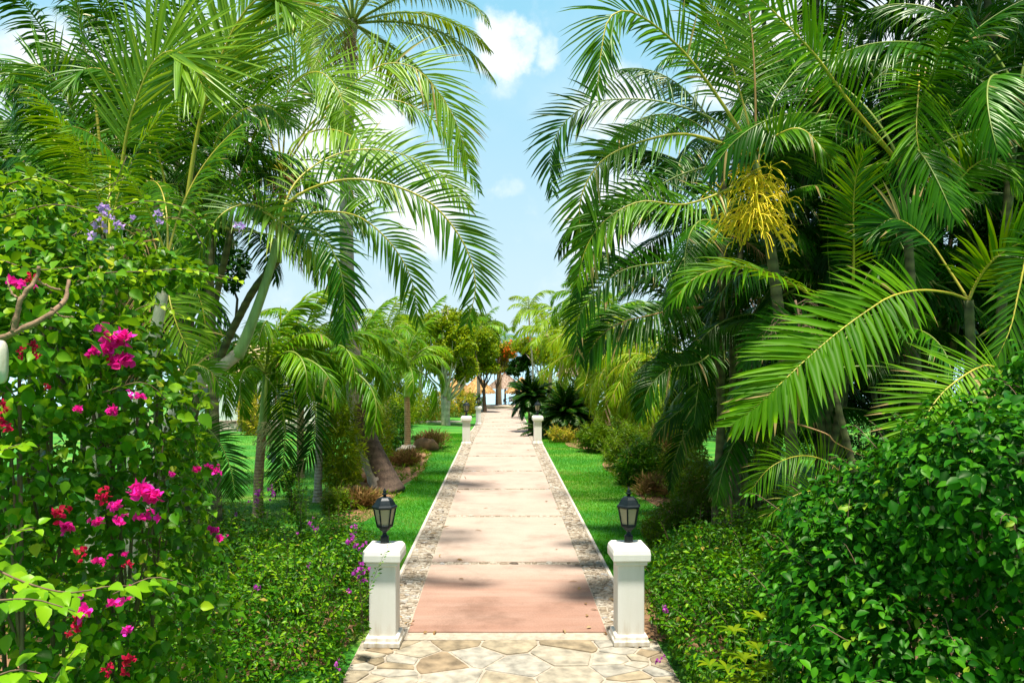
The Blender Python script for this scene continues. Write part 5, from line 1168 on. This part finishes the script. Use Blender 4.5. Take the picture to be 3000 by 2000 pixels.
for pts, tt, lime in (([(60, 1180, 3.9), (0, 1080, 3.8), (60, 860, 3.8)], .5, 0),
    ([(-40, 560, 4.6), (120, 520, 4.5), (260, 560, 4.5), (370, 520, 4.5)], .9, 0), ([(0, 640, 4.4), (160, 600, 4.3), (330, 640, 4.3), (440, 700, 4.4)], .85, 0),
    ([(200, 700, 4.6), (340, 610, 4.7), (450, 590, 4.8), (560, 620, 4.8), (640, 690, 4.9)], .7, 0), ([(120, 900, 4.3), (260, 810, 4.2), (420, 795, 4.3), (560, 790, 4.4), (700, 820, 4.5)], .75, 0),
    ([(250, 990, 4.5), (360, 930, 4.5), (450, 890, 4.5), (540, 930, 4.6)], .9, 0), ([(300, 620, 4.8), (345, 520, 4.8), (370, 460, 4.8)], .95, 1), ([(380, 730, 4.8), (480, 640, 4.8), (560, 660, 4.9), (600, 730, 4.9)], .6, 0),
    ([(-60, 1640, 2.7), (60, 1700, 2.6), (200, 1735, 2.55), (330, 1715, 2.6), (440, 1720, 2.75)], .5, 1), ([(-40, 1760, 2.5), (100, 1755, 2.4), (220, 1790, 2.4)], .4, 1), ([(-60, 1640, 3), (40, 1560, 2.95), (100, 1545, 2.95)], .7, 1),
    ([(-40, 1990, 2.5), (60, 1960, 2.4), (160, 1985, 2.4)], .6, 1), ([(160, 1990, 3.2), (200, 1930, 3.2), (220, 1900, 3.2)], .7, 1), ([(-40, 1340, 3), (30, 1310, 2.95), (60, 1300, 2.95)], .5, 1),
    ([(420, 1200, 4.6), (520, 1160, 4.7), (560, 1240, 4.8), (580, 1340, 4.9)], .35, 0), ([(430, 1300, 4.6), (540, 1290, 4.7), (590, 1390, 4.8)], .3, 0), ([(420, 1420, 4.6), (560, 1400, 4.8), (610, 1500, 4.9)], .3, 0),
    ([(300, 1150, 4.2), (420, 1120, 4.2), (500, 1180, 4.3)], .4, 0), ([(0, 760, 4), (100, 790, 3.9), (240, 780, 3.9)], .7, 0), ([(330, 1740, 3.8), (450, 1690, 3.9), (560, 1720, 4.0)], .5, 0)):
    shoot(gt, g2 if lime else g1, S(*pts), q, .078 if pts[0][2] < 3.3 else .062, .042 if pts[0][2] < 3.3 else .045, .72, .0045, tint=tt)
both(gt, g1, BOUGLEAF, BO_); obj('lime_leaves', g2, [LIMELEAF], BO_)
g = Geo()
for pts, r_ in (([(-40, 1010, 3.3), (40, 975, 3.3), (130, 930, 3.35), (190, 880, 3.45), (200, 820, 3.5)], .016), ([(40, 975, 3.3), (60, 880, 3.3), (105, 820, 3.35), (115, 780, 3.35)], .014), ([(105, 820, 3.35), (140, 840, 3.4), (180, 850, 3.4)], .008), ([(150, 905, 3.37), (175, 925, 3.4), (215, 930, 3.42)], .005), ([(60, 880, 3.3), (30, 850, 3.3), (20, 810, 3.32)], .005)):
    tube(g, catmull(S(*pts), 22) + q.normal(0, .0015, (22, 3)), np.linspace(r_, r_ * .5, 22) * q.normal(1, .09, 22), 8)
obj('bare_branch', g, [plain('pale_branch', (.27, .16, .09), .8, .25, 14, .7)], BO_)
for k, (px, py, D, kind, s) in enumerate(((350, 990, 4.2, 'magenta', 1.25), (315, 1030, 4.2, 'magenta', 1.0), (365, 1060, 4.2, 'magenta', 1.2), (275, 1035, 4.2, 'magenta', .8), (330, 1060, 4.25, 'crimson', .8), (410, 1157, 4.2, 'magenta', .55),
    (45, 822, 3.7, 'magenta', .7), (95, 810, 3.75, 'crimson', .6), (420, 1440, 4.2, 'magenta', 1.2), (455, 1452, 4.2, 'magenta', .9), (425, 1510, 4.2, 'magenta', .75), (300, 1450, 4.0, 'crimson', .9), (340, 1480, 4.05, 'magenta', .55),
    (180, 1505, 3.8, 'crimson', .95), (195, 1550, 3.8, 'magenta', .75), (240, 1490, 3.9, 'crimson', .6), (290, 1525, 3.9, 'magenta', .5), (345, 1523, 4, 'magenta', .55), (580, 1375, 4.9, 'magenta', .55), (615, 1365, 4.9, 'magenta', .45), (635, 1375, 4.9, 'magenta', .5), (505, 1390, 4.6, 'magenta', .4),
    (625, 1555, 5.2, 'magenta', .75), (640, 1575, 5.2, 'magenta', .6), (335, 1760, 2.75, 'magenta', .42), (245, 1795, 3.0, 'magenta', .75), (230, 1830, 3.0, 'crimson', .6), (340, 1880, 3.6, 'crimson', .75), (370, 1850, 3.6, 'magenta', .5), (375, 1930, 3.6, 'crimson', .8), (400, 1905, 3.7, 'crimson', .6),
    (230, 1200, 3.9, 'magenta', .45), (325, 1205, 4.0, 'magenta', .6), (335, 1222, 4.0, 'crimson', .5), (15, 1240, 3.4, 'crimson', .7), (20, 1190, 3.4, 'crimson', .5), (190, 1110, 3.8, 'crimson', .5), (100, 1020, 3.6, 'crimson', .6), (60, 1030, 3.6, 'crimson', .45), (90, 1070, 3.6, 'crimson', .5), (140, 1130, 3.7, 'crimson', .35), (240, 1620, 3.6, 'crimson', .7), (285, 1640, 3.7, 'magenta', .5), (365, 1625, 4, 'magenta', .35), (400, 1730, 4, 'magenta', .45), (260, 1920, 3.4, 'crimson', .5), (320, 1960, 3.5, 'crimson', .6), (370, 1650, 4, 'crimson', .5), (470, 1690, 4.4, 'crimson', .4),
    (300, 610, 4.5, 'lilac', 1.2), (285, 670, 4.5, 'lilac', 1.3), (345, 660, 4.5, 'lilac', 1.1), (305, 635, 4.5, 'lilac', 1.0), (465, 625, 4.6, 'lilac', .9), (470, 650, 4.6, 'lilac', .8), (390, 637, 4.6, 'lilac', .7), (705, 662, 4.8, 'lilac', 1.2))):
    if kind == 'crimson' and k % 3 == 0: continue
    blossom(BO_, kind, P3(px, py, D - .25), s * (.74 if kind == 'crimson' else .92), k)
t = thing('round_sign', 'cream rounded board just showing at the left edge of the garden', 'sign', P3(-14, 1060, 2.6))
g = Geo(); cc = np.array(t.location)
ang = np.linspace(0, 2 * np.pi, 28, endpoint=False); ex = .6
V = [(.032 * np.sign(math.cos(a)) * abs(math.cos(a)) ** ex, y_, .072 * np.sign(math.sin(a)) * abs(math.sin(a)) ** ex) for y_ in (0, .02) for a in ang] + [(0, -.004, 0), (0, .024, 0)]
n_ = 28; g.add(V, [(k, (k + 1) % n_, n_ + (k + 1) % n_, n_ + k) for k in range(n_)] + [((k + 1) % n_, k, 2 * n_, 2 * n_) for k in range(n_)] + [(n_ + k, n_ + (k + 1) % n_, 2 * n_ + 1, 2 * n_ + 1) for k in range(n_)])
obj('board', g, [PAINT], t); g = Geo(); tube(g, [(-.01, .012, -.06), (-.01, .012, -cc[2])], .012, 8); obj('post', g, [PAINT], t)

# ---- low hedge with purple flowers, left
hl = [(-2.35, 8.3, .42, .72, 1.0, .62), (-2.1, 9.7, .42, .62, .9, .58), (-3.3, 9.0, .45, .9, 1.1, .66), (-2.7, 10.9, .40, .9, .9, .52), (-3.9, 10.4, .42, .95, 1.0, .60), (-2.6, 7.1, .38, .85, .8, .62), (-3.4, 7.6, .45, .9, .9, .72), (-1.98, 7.6, .36, .42, .8, .58), (-4.6, 9.2, .5, .9, 1.1, .75), (-2.0, 8.9, .40, .45, .8, .62), (-2.15, 6.5, .22, .55, .7, .5), (-2.9, 6.2, .3, .7, .7, .55), (-1.85, 7.1, .2, .33, .7, .42)]
HL = bush('flowering_hedge', 'low dark green hedge dotted with purple flowers beside the left pillar', 'hedge', hl, 44000, .052, HEDGE, 15, ratio=.5, prof=SMALL, rnd=.6, up=.6, jit=.14, rough=.16, inner=.16, tips=30, stemr=.012)
gt, gl_ = Geo(), Geo(); q = np.random.default_rng(16); o_ = np.array(HL.location)
P, N = lump_points(hl, 230, q, .02, .15)
for p, n in zip(P, N):
    if n[2] < .0: continue
    d = unit(n + q.normal(0, .3, 3) + [0, 0, .6]); l = q.uniform(.12, .32); shoot(gt, gl_, [p - o_, p - o_ + d * l * .6, p - o_ + d * l + [0, 0, -.03]], q, .05, .03, .42, .003, LEAF, tint=.8)
for px, py, D in ((690, 1500, 11), (1060, 1780, 7.9), (930, 1840, 7.4), (840, 1720, 7.6), (650, 1480, 11.3), (760, 1460, 11), (600, 1560, 9.4), (880, 1500, 10.5)):
    p = P3(px, py, D) - o_
    for k in range(4): d = q.normal(0, .2, 3) + [0, -.2, .35]; shoot(gt, gl_, [p + [0, .1, -.3], p, p + d], q, .06, .03, .36, .003, LEAF, tint=.75)
both(gt, gl_, HEDGE, HL)
for k, (px, py, D, s) in enumerate(((752, 1440, 11, 1.0), (800, 1450, 11, 1.0), (795, 1430, 11, .7), (745, 1470, 10.8, .8), (912, 1530, 9.6, .7), (928, 1547, 9.6, .6), (1040, 1545, 9, .7), (1028, 1575, 8.9, 1.1), (1060, 1600, 8.6, .9), (1055, 1655, 8.2, .9), (1062, 1680, 8.2, 1.0), (1070, 1696, 8.2, .7), (1020, 1730, 7.8, .5), (757, 1720, 6.6, .6), (988, 1945, 6.9, .6), (905, 1655, 8, .3), (690, 1505, 10.5, .5), (870, 1560, 9.4, .4))):
    blossom(HL, 'purple', P3(px, py, D - .3), s * 1.5, k)
# leafy sprigs reaching across the left pillar foot
# ---- right: plain hedge by the pillar, then the big leaved bush
hr = [(2.2, 8.6, .42, .62, 1.0, .58), (2.0, 7.4, .34, .40, .8, .52), (2.9, 8.2, .48, .85, 1.1, .66), (2.7, 9.9, .42, .85, .95, .56), (3.7, 9.4, .5, .9, 1.1, .72), (2.6, 7.0, .40, .75, .8, .62), (3.6, 10.9, .42, .9, .9, .6), (2.0, 8.2, .34, .36, .9, .5), (2.2, 6.6, .2, .5, .7, .46), (1.95, 7.6, .2, .32, .8, .42), (2.9, 6.5, .3, .6, .6, .5)]
HRt = bush('hedge', 'low fine leaved hedge beside the right pillar with hardly any flowers', 'hedge', hr, 38000, .054, HEDGE, 18, ratio=.55, prof=SMALL, rnd=.6, up=.6, jit=.14, rough=.16, inner=.16, tips=30, stemr=.012)
gt, gl_ = Geo(), Geo(); q = np.random.default_rng(17); o_ = np.array(HRt.location); P, N = lump_points(hr, 170, q, .02, .15)
for p, n in zip(P, N):
    if n[2] < .0: continue
    d = unit(n + q.normal(0, .3, 3) + [0, 0, .6]); l = q.uniform(.12, .3); shoot(gt, gl_, [p - o_, p - o_ + d * l * .6, p - o_ + d * l + [0, 0, -.03]], q, .05, .03, .45, .003, LEAF, tint=.7)
both(gt, gl_, HEDGE, HRt)
for k, (px, py, D, s) in enumerate(((1945, 1778, 7.6, .6), (1952, 1790, 7.6, .5), (1938, 1930, 7.2, .6), (1925, 1935, 7.2, .4))): blossom(HRt, 'purple', P3(px, py, D - .1), s * 1.4, k + 40)
br = [L3(2900, 1450, 4.4, .58, .55, .52), L3(3080, 1400, 4.6, .45, .5, .46), L3(2660, 1520, 4.9, .50, .5, .42), L3(2850, 1760, 4.6, .62, .5, .6), L3(2560, 1760, 4.9, .52, .5, .52), L3(2450, 1560, 5.4, .36, .4, .32), L3(2700, 1990, 4.4, .62, .45, .5), L3(2440, 1900, 5.0, .37, .4, .42), L3(3060, 1690, 4.3, .55, .5, .7), L3(2790, 1350, 5.0, .40, .4, .26), L3(2370, 1720, 5.6, .30, .4, .34), L3(3060, 1160, 5.0, .24, .35, .30)]
BRt = bush('broad_leaved_bush', 'large dark bush of broad pointed leaves filling the lower right corner', 'bush', br, 17000, .062, BIGLEAF, 25, ratio=.60, prof=LEAF, rnd=.42, up=.5, out=.75, jit=.14, rough=.2, inner=.2, tips=24, stemr=.012, grav=.6)
gt, gl_ = Geo(), Geo(); q = np.random.default_rng(27); o_ = np.array(BRt.location); P, N = lump_points(br, 170, q, .02, .18)
for p, n in zip(P, N):
    if n[2] < -.2: continue
    d = unit(n + q.normal(0, .35, 3) + [0, 0, .3]); l = q.uniform(.12, .30); shoot(gt, gl_, [p - o_ - d * .08, p - o_ + d * l * .6, p - o_ + d * l + [0, 0, -.06]], q, .068, .042, .60, .0035, LEAF, tint=.62)
both(gt, gl_, BIGLEAF, BRt)
# small lance-leaved shrub in front
p0 = P3(2230, 1930, 5.6); t = thing('lance_leaved_shrub', 'small light green shrub with whorls of narrow leaves in front of the right hedge', 'shrub', (p0[0], 5.6, 0))
gt, gl_ = Geo(), Geo(); q = np.random.default_rng(35); o_ = np.array(t.location)
for px, py, D in ((2230, 1810, 5.6), (2150, 1850, 5.5), (2220, 1900, 5.4), (2310, 1880, 5.5), (2130, 1960, 5.3), (2250, 1960, 5.2), (2080, 1950, 5.4), (2180, 1930, 5.3), (2330, 1960, 5.2), (2300, 1820, 5.8)):
    tp = P3(px, py, D) - o_; b_ = np.array([tp[0] * .4, tp[1] * .3, 0]); c = catmull([b_, (b_ + tp) / 2 + [0, 0, .05], tp], 14); tube(gt, c, np.linspace(.007, .003, 14), 5)
    for lv in range(4):
        pt = c[-1 - lv * 2]; n = 7; az = np.arange(n) / n * 6.28 + lv * .4; d = np.stack([np.cos(az), np.sin(az), np.full(n, .45 - .12 * lv)], 1)
        blades(gl_, np.repeat(pt[None], n, 0), d, np.stack([-np.cos(az) * .3, -np.sin(az) * .3, np.ones(n)], 1), q.uniform(.11, .16, n) * (1 - .1 * (lv == 0)), .034, LEAF, q, fold=.2, grav=.5, curl=.3, tint=q.uniform(.5, 1, n))
obj('stems', gt, [STALK_G], t); obj('foliage', gl_, [OLIVE], t)

# ---- shrubs along the lawns
def shrub0(label, px, py_base, py_top, hw, D, n, L, mat, seed, name='shrub', group='shrubs along the lawn edges', prof=SMALL, ratio=.4, k=5, across=2, up=.4, flat=1.0):
    q = np.random.default_rng(seed); s_ = D / F_PX; p = P3(px, py_base, D); z0 = ground_z(0, D); h = max((py_base - py_top) * s_, .2); w = hw * s_
    ls = [(p[0], D, z0 + h * .45, w * .75, w * .75 * flat, h * .55)]
    for j in range(k): a = j / k * 6.28 + q.uniform(0, .6); ls.append((p[0] + math.cos(a) * w * .5, D + math.sin(a) * w * .5 * flat, z0 + h * q.uniform(.28, .62), w * q.uniform(.35, .55), w * q.uniform(.35, .55), h * q.uniform(.28, .4)))
    return bush(name, label, 'shrub', ls, n, L, mat, seed, ratio=ratio, prof=prof, across=across, group=group, rnd=.7, up=up, jit=.18, rough=.34, inner=.15, tips=10, stemr=.012, sprigs=46 if D < 32 else 16)
def tuft(label, px, py_base, py_top, hw, D, n, mat, seed):
    q = np.random.default_rng(seed); s_ = D / F_PX; p = P3(px, py_base, D); w, h = hw * s_, max((py_base - py_top) * s_, .25)
    b_ = np.array([p[0], D, ground_z(0, D)]); t = thing('dry_shrub', label, 'shrub', b_, 'shrubs along the lawn edges'); g = Geo()
    cs = np.stack([q.normal(0, w * .42, 16), q.normal(0, w * .38, 16), np.zeros(16)], 1); hh = h * q.uniform(.45, 1.15, 16); k = q.integers(0, 16, n)
    d = q.normal(0, 1, (n, 3)) * [.55, .55, 0] + [0, 0, 1]; u = q.random(n) ** .7
    P = cs[k] + unit(d) * (hh[k] * u * .75)[:, None] + q.normal(0, .03, (n, 3)) * [1, 1, .3]; P[:, 2] = np.maximum(P[:, 2], .01)
    dd = d + q.normal(0, .55, (n, 3)) + [0, 0, .2]
    blades(g, P, dd, q.normal(0, 1, (n, 3)), q.uniform(.08, .26, n), q.uniform(.010, .03, n), LANCE, q, grav=.7, across=2, tint=np.clip(q.normal(.45, .28, n) + .25 * np.sin(k), 0, 1))
    obj('foliage', g, [mat], t); g = Geo(); c0 = np.array([0, 0, .0])
    for c, z in zip(cs, hh): tube(g, catmull([c0, c * .6 + [0, 0, z * .3], c + [0, 0, z * .7]], 6), np.linspace(.014, .004, 6), 5)
    obj('stem', g, [WOODTWIG], t); return t
def shrub(label, px, py_base, py_top, hw, D, n, L, mat, seed, **k):
    if mat is DRYRED: return tuft(label, px, py_base, py_top, hw, D, n, mat, seed)
    elif 'feathery' in label or 'loose' in label: k = dict(dict(ratio=.16, prof=LANCE, up=.1), **k); n = int(n * 1.6); L *= 1.9
    return shrub0(label, px, py_base, py_top, hw, D, n, L, mat, seed, **k)
shrub('tall loose green shrub between the slim ringed trunk and the coconut palm', 1000, 1470, 1170, 62, 17.6, 3400, .07, TREELEAF, 101)
shrub('tall green shrub just behind the curved foot of the coconut palm', 1105, 1400, 1180, 50, 22.5, 4200, .075, TREELEAF, 102)
shrub('dark green bushy shrub behind the thin brown palm trunk', 1140, 1330, 1170, 62, 28, 5000, .08, HEDGE, 103)
shrub('green shrub in the dry bed between coconut palm and lawn', 1075, 1360, 1230, 45, 24, 3500, .075, OLIVE, 104)
shrub('dry reddish shrub at the lawn edge next to the second left pillar', 1250, 1310, 1240, 50, 28.5, 2600, .08, DRYRED, 105)
shrub('low dry brown shrub right of the coconut foot', 1185, 1375, 1320, 55, 23.5, 2600, .07, DRYRED, 106)
shrub('low brown green shrub behind the nearest left lantern', 1060, 1500, 1430, 40, 16.6, 2600, .055, DRYRED, 107)
shrub('low green tuft left of the nearest left lantern', 985, 1510, 1440, 45, 16, 2600, .055, OLIVE, 108)
shrub('yellow shrub beside the white house at the back of the left lawn', 738, 1262, 1130, 44, 35, 4200, .10, YSHRUB, 109)
shrub('yellow green croton behind the kerb, left of the third pillar', 1285, 1215, 1125, 55, 49, 4000, .12, CROTON, 110)
shrub('orange tipped croton bush behind the second left lantern', 1350, 1212, 1130, 48, 53, 4000, .12, CROTON, 111)
shrub('yellow green bush under the far palms at the lawn end', 1225, 1225, 1120, 60, 47, 4000, .12, TREELEAF, 112)
shrub('green bush at the back of the left lawn near the stone wall', 830, 1262, 1180, 60, 38, 3600, .11, TREELEAF, 113)
shrub('broad green bush at the back of the left lawn', 980, 1255, 1140, 80, 40, 4200, .12, TREELEAF, 114)
shrub('feathery green shrub at the far end of the right lawn', 1765, 1312, 1225, 68, 27, 4600, .075, OLIVE, 121)
shrub('feathery green shrub, middle of the row beside the right lawn', 1850, 1375, 1245, 78, 22.5, 5600, .07, OLIVE, 122)
shrub('brownish feathery shrub behind the middle of the right lawn', 1930, 1385, 1235, 70, 23.5, 4600, .075, DRYRED, 123)
shrub('dark feathery shrub casting shade on the right lawn', 1880, 1425, 1290, 70, 19.6, 5600, .06, HEDGE, 124)
shrub('wide bushy shrub in front of the stout ringed trunk', 2055, 1520, 1350, 105, 15.4, 9000, .055, OLIVE, 125)
shrub('light green shrub behind the wide bushy one', 2000, 1420, 1270, 80, 19, 5200, .065, OLIVE, 126)
shrub('green shrub at the foot of the right grove', 2180, 1480, 1300, 85, 17, 6000, .065, HEDGE, 127)
shrub('leafy shrub under the thin low leaves at the foot of the right grove', 2330, 1560, 1400, 110, 13, 7000, .055, HEDGE, 128)
shrub('low variegated croton at the foot of the broad cycad', 1640, 1292, 1250, 42, 30.5, 2200, .075, CROTON, 129)
shrub('small lawn edge plant in front of the right hedge', 1920, 1590, 1490, 40, 13.0, 1800, .05, OLIVE, 130)
shrub('leggy green sapling on the left lawn in front of the slim ringed trunk', 860, 1490, 1330, 24, 15.2, 500, .06, HEDGE, 131, name='sapling')
shrub('yellow green bush between the cycad and the hanging palms', 1690, 1275, 1180, 60, 36, 3800, .10, TREELEAF, 132)

shrub('tall yellow green bush behind the hanging palms, nearest to the cycad', 1760, 1268, 1110, 90, 38, 5200, .12, TREELEAF, 133)
shrub('tall yellow green bush behind the middle of the hanging palms', 1880, 1275, 1090, 100, 36, 5600, .12, TREELEAF, 134)
shrub('tall green bush behind the trunk at the right bed', 2020, 1285, 1090, 110, 34, 6000, .12, TREELEAF, 135)
shrub('tall green bush at the back of the right lawn behind the stout ringed trunk', 2180, 1290, 1080, 120, 31, 6500, .11, OLIVE, 136)
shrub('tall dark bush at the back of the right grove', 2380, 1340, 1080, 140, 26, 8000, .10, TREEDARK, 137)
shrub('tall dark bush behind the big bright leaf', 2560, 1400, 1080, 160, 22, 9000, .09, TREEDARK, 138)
shrub('long yellow green bush at the far end of the left lawn', 1150, 1235, 1130, 90, 44, 5200, .13, TREELEAF, 139)
shrub('green bush between the far palms left of the pale stemmed tree', 1060, 1240, 1120, 80, 46, 5200, .13, OLIVE, 140)
shrub('dark bush behind the farthest left pillar', 1385, 1205, 1150, 30, 57, 2600, .13, HEDGE, 141)
shrub('tall green bush behind the farthest right pillar', 1595, 1205, 1095, 50, 57, 4600, .15, TREELEAF, 142)
shrub('tall green bush at the beach end behind the broad cycad', 1680, 1215, 1090, 70, 52, 5200, .14, TREELEAF, 143)
shrub('green bush beside the far left palms at the lawn end', 1175, 1228, 1110, 60, 50, 4600, .14, OLIVE, 144)
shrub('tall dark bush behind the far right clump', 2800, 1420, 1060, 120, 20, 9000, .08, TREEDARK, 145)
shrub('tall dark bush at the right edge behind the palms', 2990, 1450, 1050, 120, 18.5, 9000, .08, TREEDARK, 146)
shrub('low feathery shrub between the bigger ones at the right lawn edge', 1815, 1345, 1285, 55, 24.5, 3000, .06, OLIVE, 147)
shrub('low brown feathery shrub at the right lawn edge', 1955, 1450, 1380, 60, 18, 3000, .06, DRYRED, 148)
shrub('spreading low shrub at the near end of the right lawn', 1985, 1540, 1450, 70, 14.6, 3600, .05, OLIVE, 149)
# ---- broadleaf trees
def tree(label, px, py_base, D, crown_px, n, L, mat, seed, trunks=1, tr=.12, bark=BARK_GREY, name='tree', fork=.35, ratio=.55, group=None, flowers=None):
    """crown_px: list of (px, py, half width px, half height px, depth offset)"""
    q = np.random.default_rng(seed); s_ = D / F_PX; p = P3(px, py_base, D); b_ = np.array([p[0], D, ground_z(p[0], D)])
    t = thing(name, label, 'tree', b_, group); ls = []
    for cx_, cy__, hw, hh, dd in crown_px: c = P3(cx_, cy__, D + dd); ls.append((c[0], c[1], c[2], hw * s_, hw * s_ * .9, hh * s_))
    ls = np.array(ls); sub = []
    for l in ls:
        for _ in range(7): d = unit(q.normal(0, 1, 3)); sub.append((*(l[:3] + d * l[3:] * .62), *(l[3:] * q.uniform(.3, .5))))
    P, N = lump_points(np.array(sub), n, q, .18, .2, .25); g = Geo()
    leaf_cloud(g, P - b_, N, q, L, ratio, SMALL, rnd=.8, across=2); obj('crown', g, [mat], t)
    g = Geo()
    for k in range(trunks):
        o_ = np.array([q.normal(0, .12), q.normal(0, .12), -.05]) * (trunks > 1) + [0, 0, -.05]; l = ls[k % len(ls)]; c = l[:3] - b_
        f = np.array([c[0] * fork * .6 + o_[0] * 2, c[1] * fork * .6 + o_[1] * 2, c[2] * fork])
        tube(g, catmull([o_, f * [.6, .6, .5], f], 10), tr * np.linspace(1.15, .8, 10), 9)
        for l in ls:
            c = l[:3] - b_
            for _ in range(3):
                e = c + unit(q.normal(0, 1, 3)) * l[3:] * .45; mid = f + (e - f) * .5 + q.normal(0, .12, 3) * np.linalg.norm(e - f); tube(g, catmull([f, mid, e], 9), tr * np.linspace(.5, .1, 9), 6)
    obj('trunk', g, [bark], t)
    if flowers:
        for k in range(flowers): i_ = q.integers(0, len(P)); blossom(t, 'orange', P[i_] + N[i_] * .1, q.uniform(.7, 1.6), k + seed)
    return t
tree('pale stemmed tree with yellow green crown where the left lawn ends', 1305, 1222, 45, [(1300, 930, 62, 70, 0), (1345, 1010, 70, 70, -.5), (1280, 1040, 60, 55, .5), (1370, 1080, 48, 40, 0)], 15000, .16, TREELEAF, 201, 3, .13, BARK_WHITE)
tree('dark stemmed tree with green crown beside the farthest left pillar', 1421, 1195, 57, [(1405, 1010, 60, 60, 0), (1430, 1060, 50, 35, 0), (1370, 1060, 55, 45, .8)], 12000, .17, TREELEAF, 202, 1, .13, BARK_DARK)
tree('flame tree with orange blossom over the path end', 1455, 1190, 64, [(1455, 1040, 40, 40, 0), (1480, 1030, 34, 30, 0), (1460, 1075, 34, 18, 0)], 6000, .17, CROTON, 203, 1, .1, BARK_DARK, flowers=26)
tree('small dark green tree over the grey brown hut', 1515, 1195, 60, [(1512, 1075, 36, 32, 0), (1535, 1050, 26, 24, 0)], 4000, .17, TREEDARK, 204, 1, .09, BARK_DARK)
tree('bare limbed flame tree with orange blossom right of the slim palm', 1590, 1200, 60, [(1575, 1030, 52, 48, 0), (1620, 1010, 40, 45, 0), (1540, 1010, 40, 30, 0)], 6500, .16, TREELEAF, 205, 2, .10, BARK_GREY, flowers=22)
tree('yellow green tree behind the palms left of centre', 1190, 1230, 56, [(1170, 1040, 90, 70, 0), (1240, 985, 70, 70, 0), (1190, 975, 60, 50, 0), (1080, 1060, 80, 60, 1)], 14000, .19, TREELEAF, 206, 1, .18, BARK_DARK)
tree('dark green tree behind the pale stemmed tree', 1345, 1200, 62, [(1390, 960, 55, 60, 0), (1330, 1000, 60, 60, 0), (1440, 990, 40, 50, 0)], 11000, .18, OLIVE, 207, 1, .18, BARK_DARK)
tree('green tree at the back of the left lawn behind the small palms', 920, 1250, 50, [(930, 1110, 90, 70, 0), (1010, 1090, 70, 70, 0), (840, 1130, 80, 60, 0)], 12000, .18, TREELEAF, 208, 1, .18, BARK_DARK)
tree('bright tree behind the palms to the right of the cycad', 1700, 1240, 50, [(1690, 950, 80, 90, 0), (1760, 1000, 80, 80, 0), (1640, 1020, 60, 60, 0)], 14000, .18, TREELEAF, 209, 1, .2, BARK_DARK)
RG = 'dark trees closing off the right grove'
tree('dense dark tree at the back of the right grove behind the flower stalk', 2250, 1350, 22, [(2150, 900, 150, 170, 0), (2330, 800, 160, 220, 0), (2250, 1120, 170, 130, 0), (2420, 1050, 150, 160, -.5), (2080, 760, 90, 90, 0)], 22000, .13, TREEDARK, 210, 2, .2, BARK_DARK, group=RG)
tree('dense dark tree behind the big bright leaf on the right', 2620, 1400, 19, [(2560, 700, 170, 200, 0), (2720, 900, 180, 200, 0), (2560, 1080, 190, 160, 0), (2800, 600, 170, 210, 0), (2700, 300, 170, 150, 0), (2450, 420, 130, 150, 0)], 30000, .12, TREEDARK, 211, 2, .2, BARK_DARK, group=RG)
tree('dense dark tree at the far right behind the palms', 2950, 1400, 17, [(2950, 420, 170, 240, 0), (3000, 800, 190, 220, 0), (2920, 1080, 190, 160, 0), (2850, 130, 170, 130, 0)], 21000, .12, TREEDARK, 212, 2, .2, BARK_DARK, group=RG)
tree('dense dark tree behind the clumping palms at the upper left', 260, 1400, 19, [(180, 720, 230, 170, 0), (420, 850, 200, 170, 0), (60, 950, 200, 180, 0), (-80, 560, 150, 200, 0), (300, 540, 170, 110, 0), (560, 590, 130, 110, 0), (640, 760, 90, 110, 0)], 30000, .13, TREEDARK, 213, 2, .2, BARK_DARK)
# grey flood lamp strapped to the nearest small palm
p = P3(787, 1338, 15.45); t = thing('garden_lamp', 'small grey box lamp strapped to the nearest ringed brown trunk', 'lamp', (p[0], p[1], p[2]))
g = Geo(); box(g, (.10, -.02, 0), (.085, .10, .21)); bevel(obj('housing', g, [plain('grey_plastic', (.42, .44, .40), .5, .08, 5)], t, False), .008)
g = Geo(); tube(g, [(-.01, 0, -.03), (.03, 0, 0), (.06, 0, 0)], [.045, .05, .03], 10); obj('bracket', g, [plain('grey_metal', (.30, .32, .31), .45, .1, 5)], t)
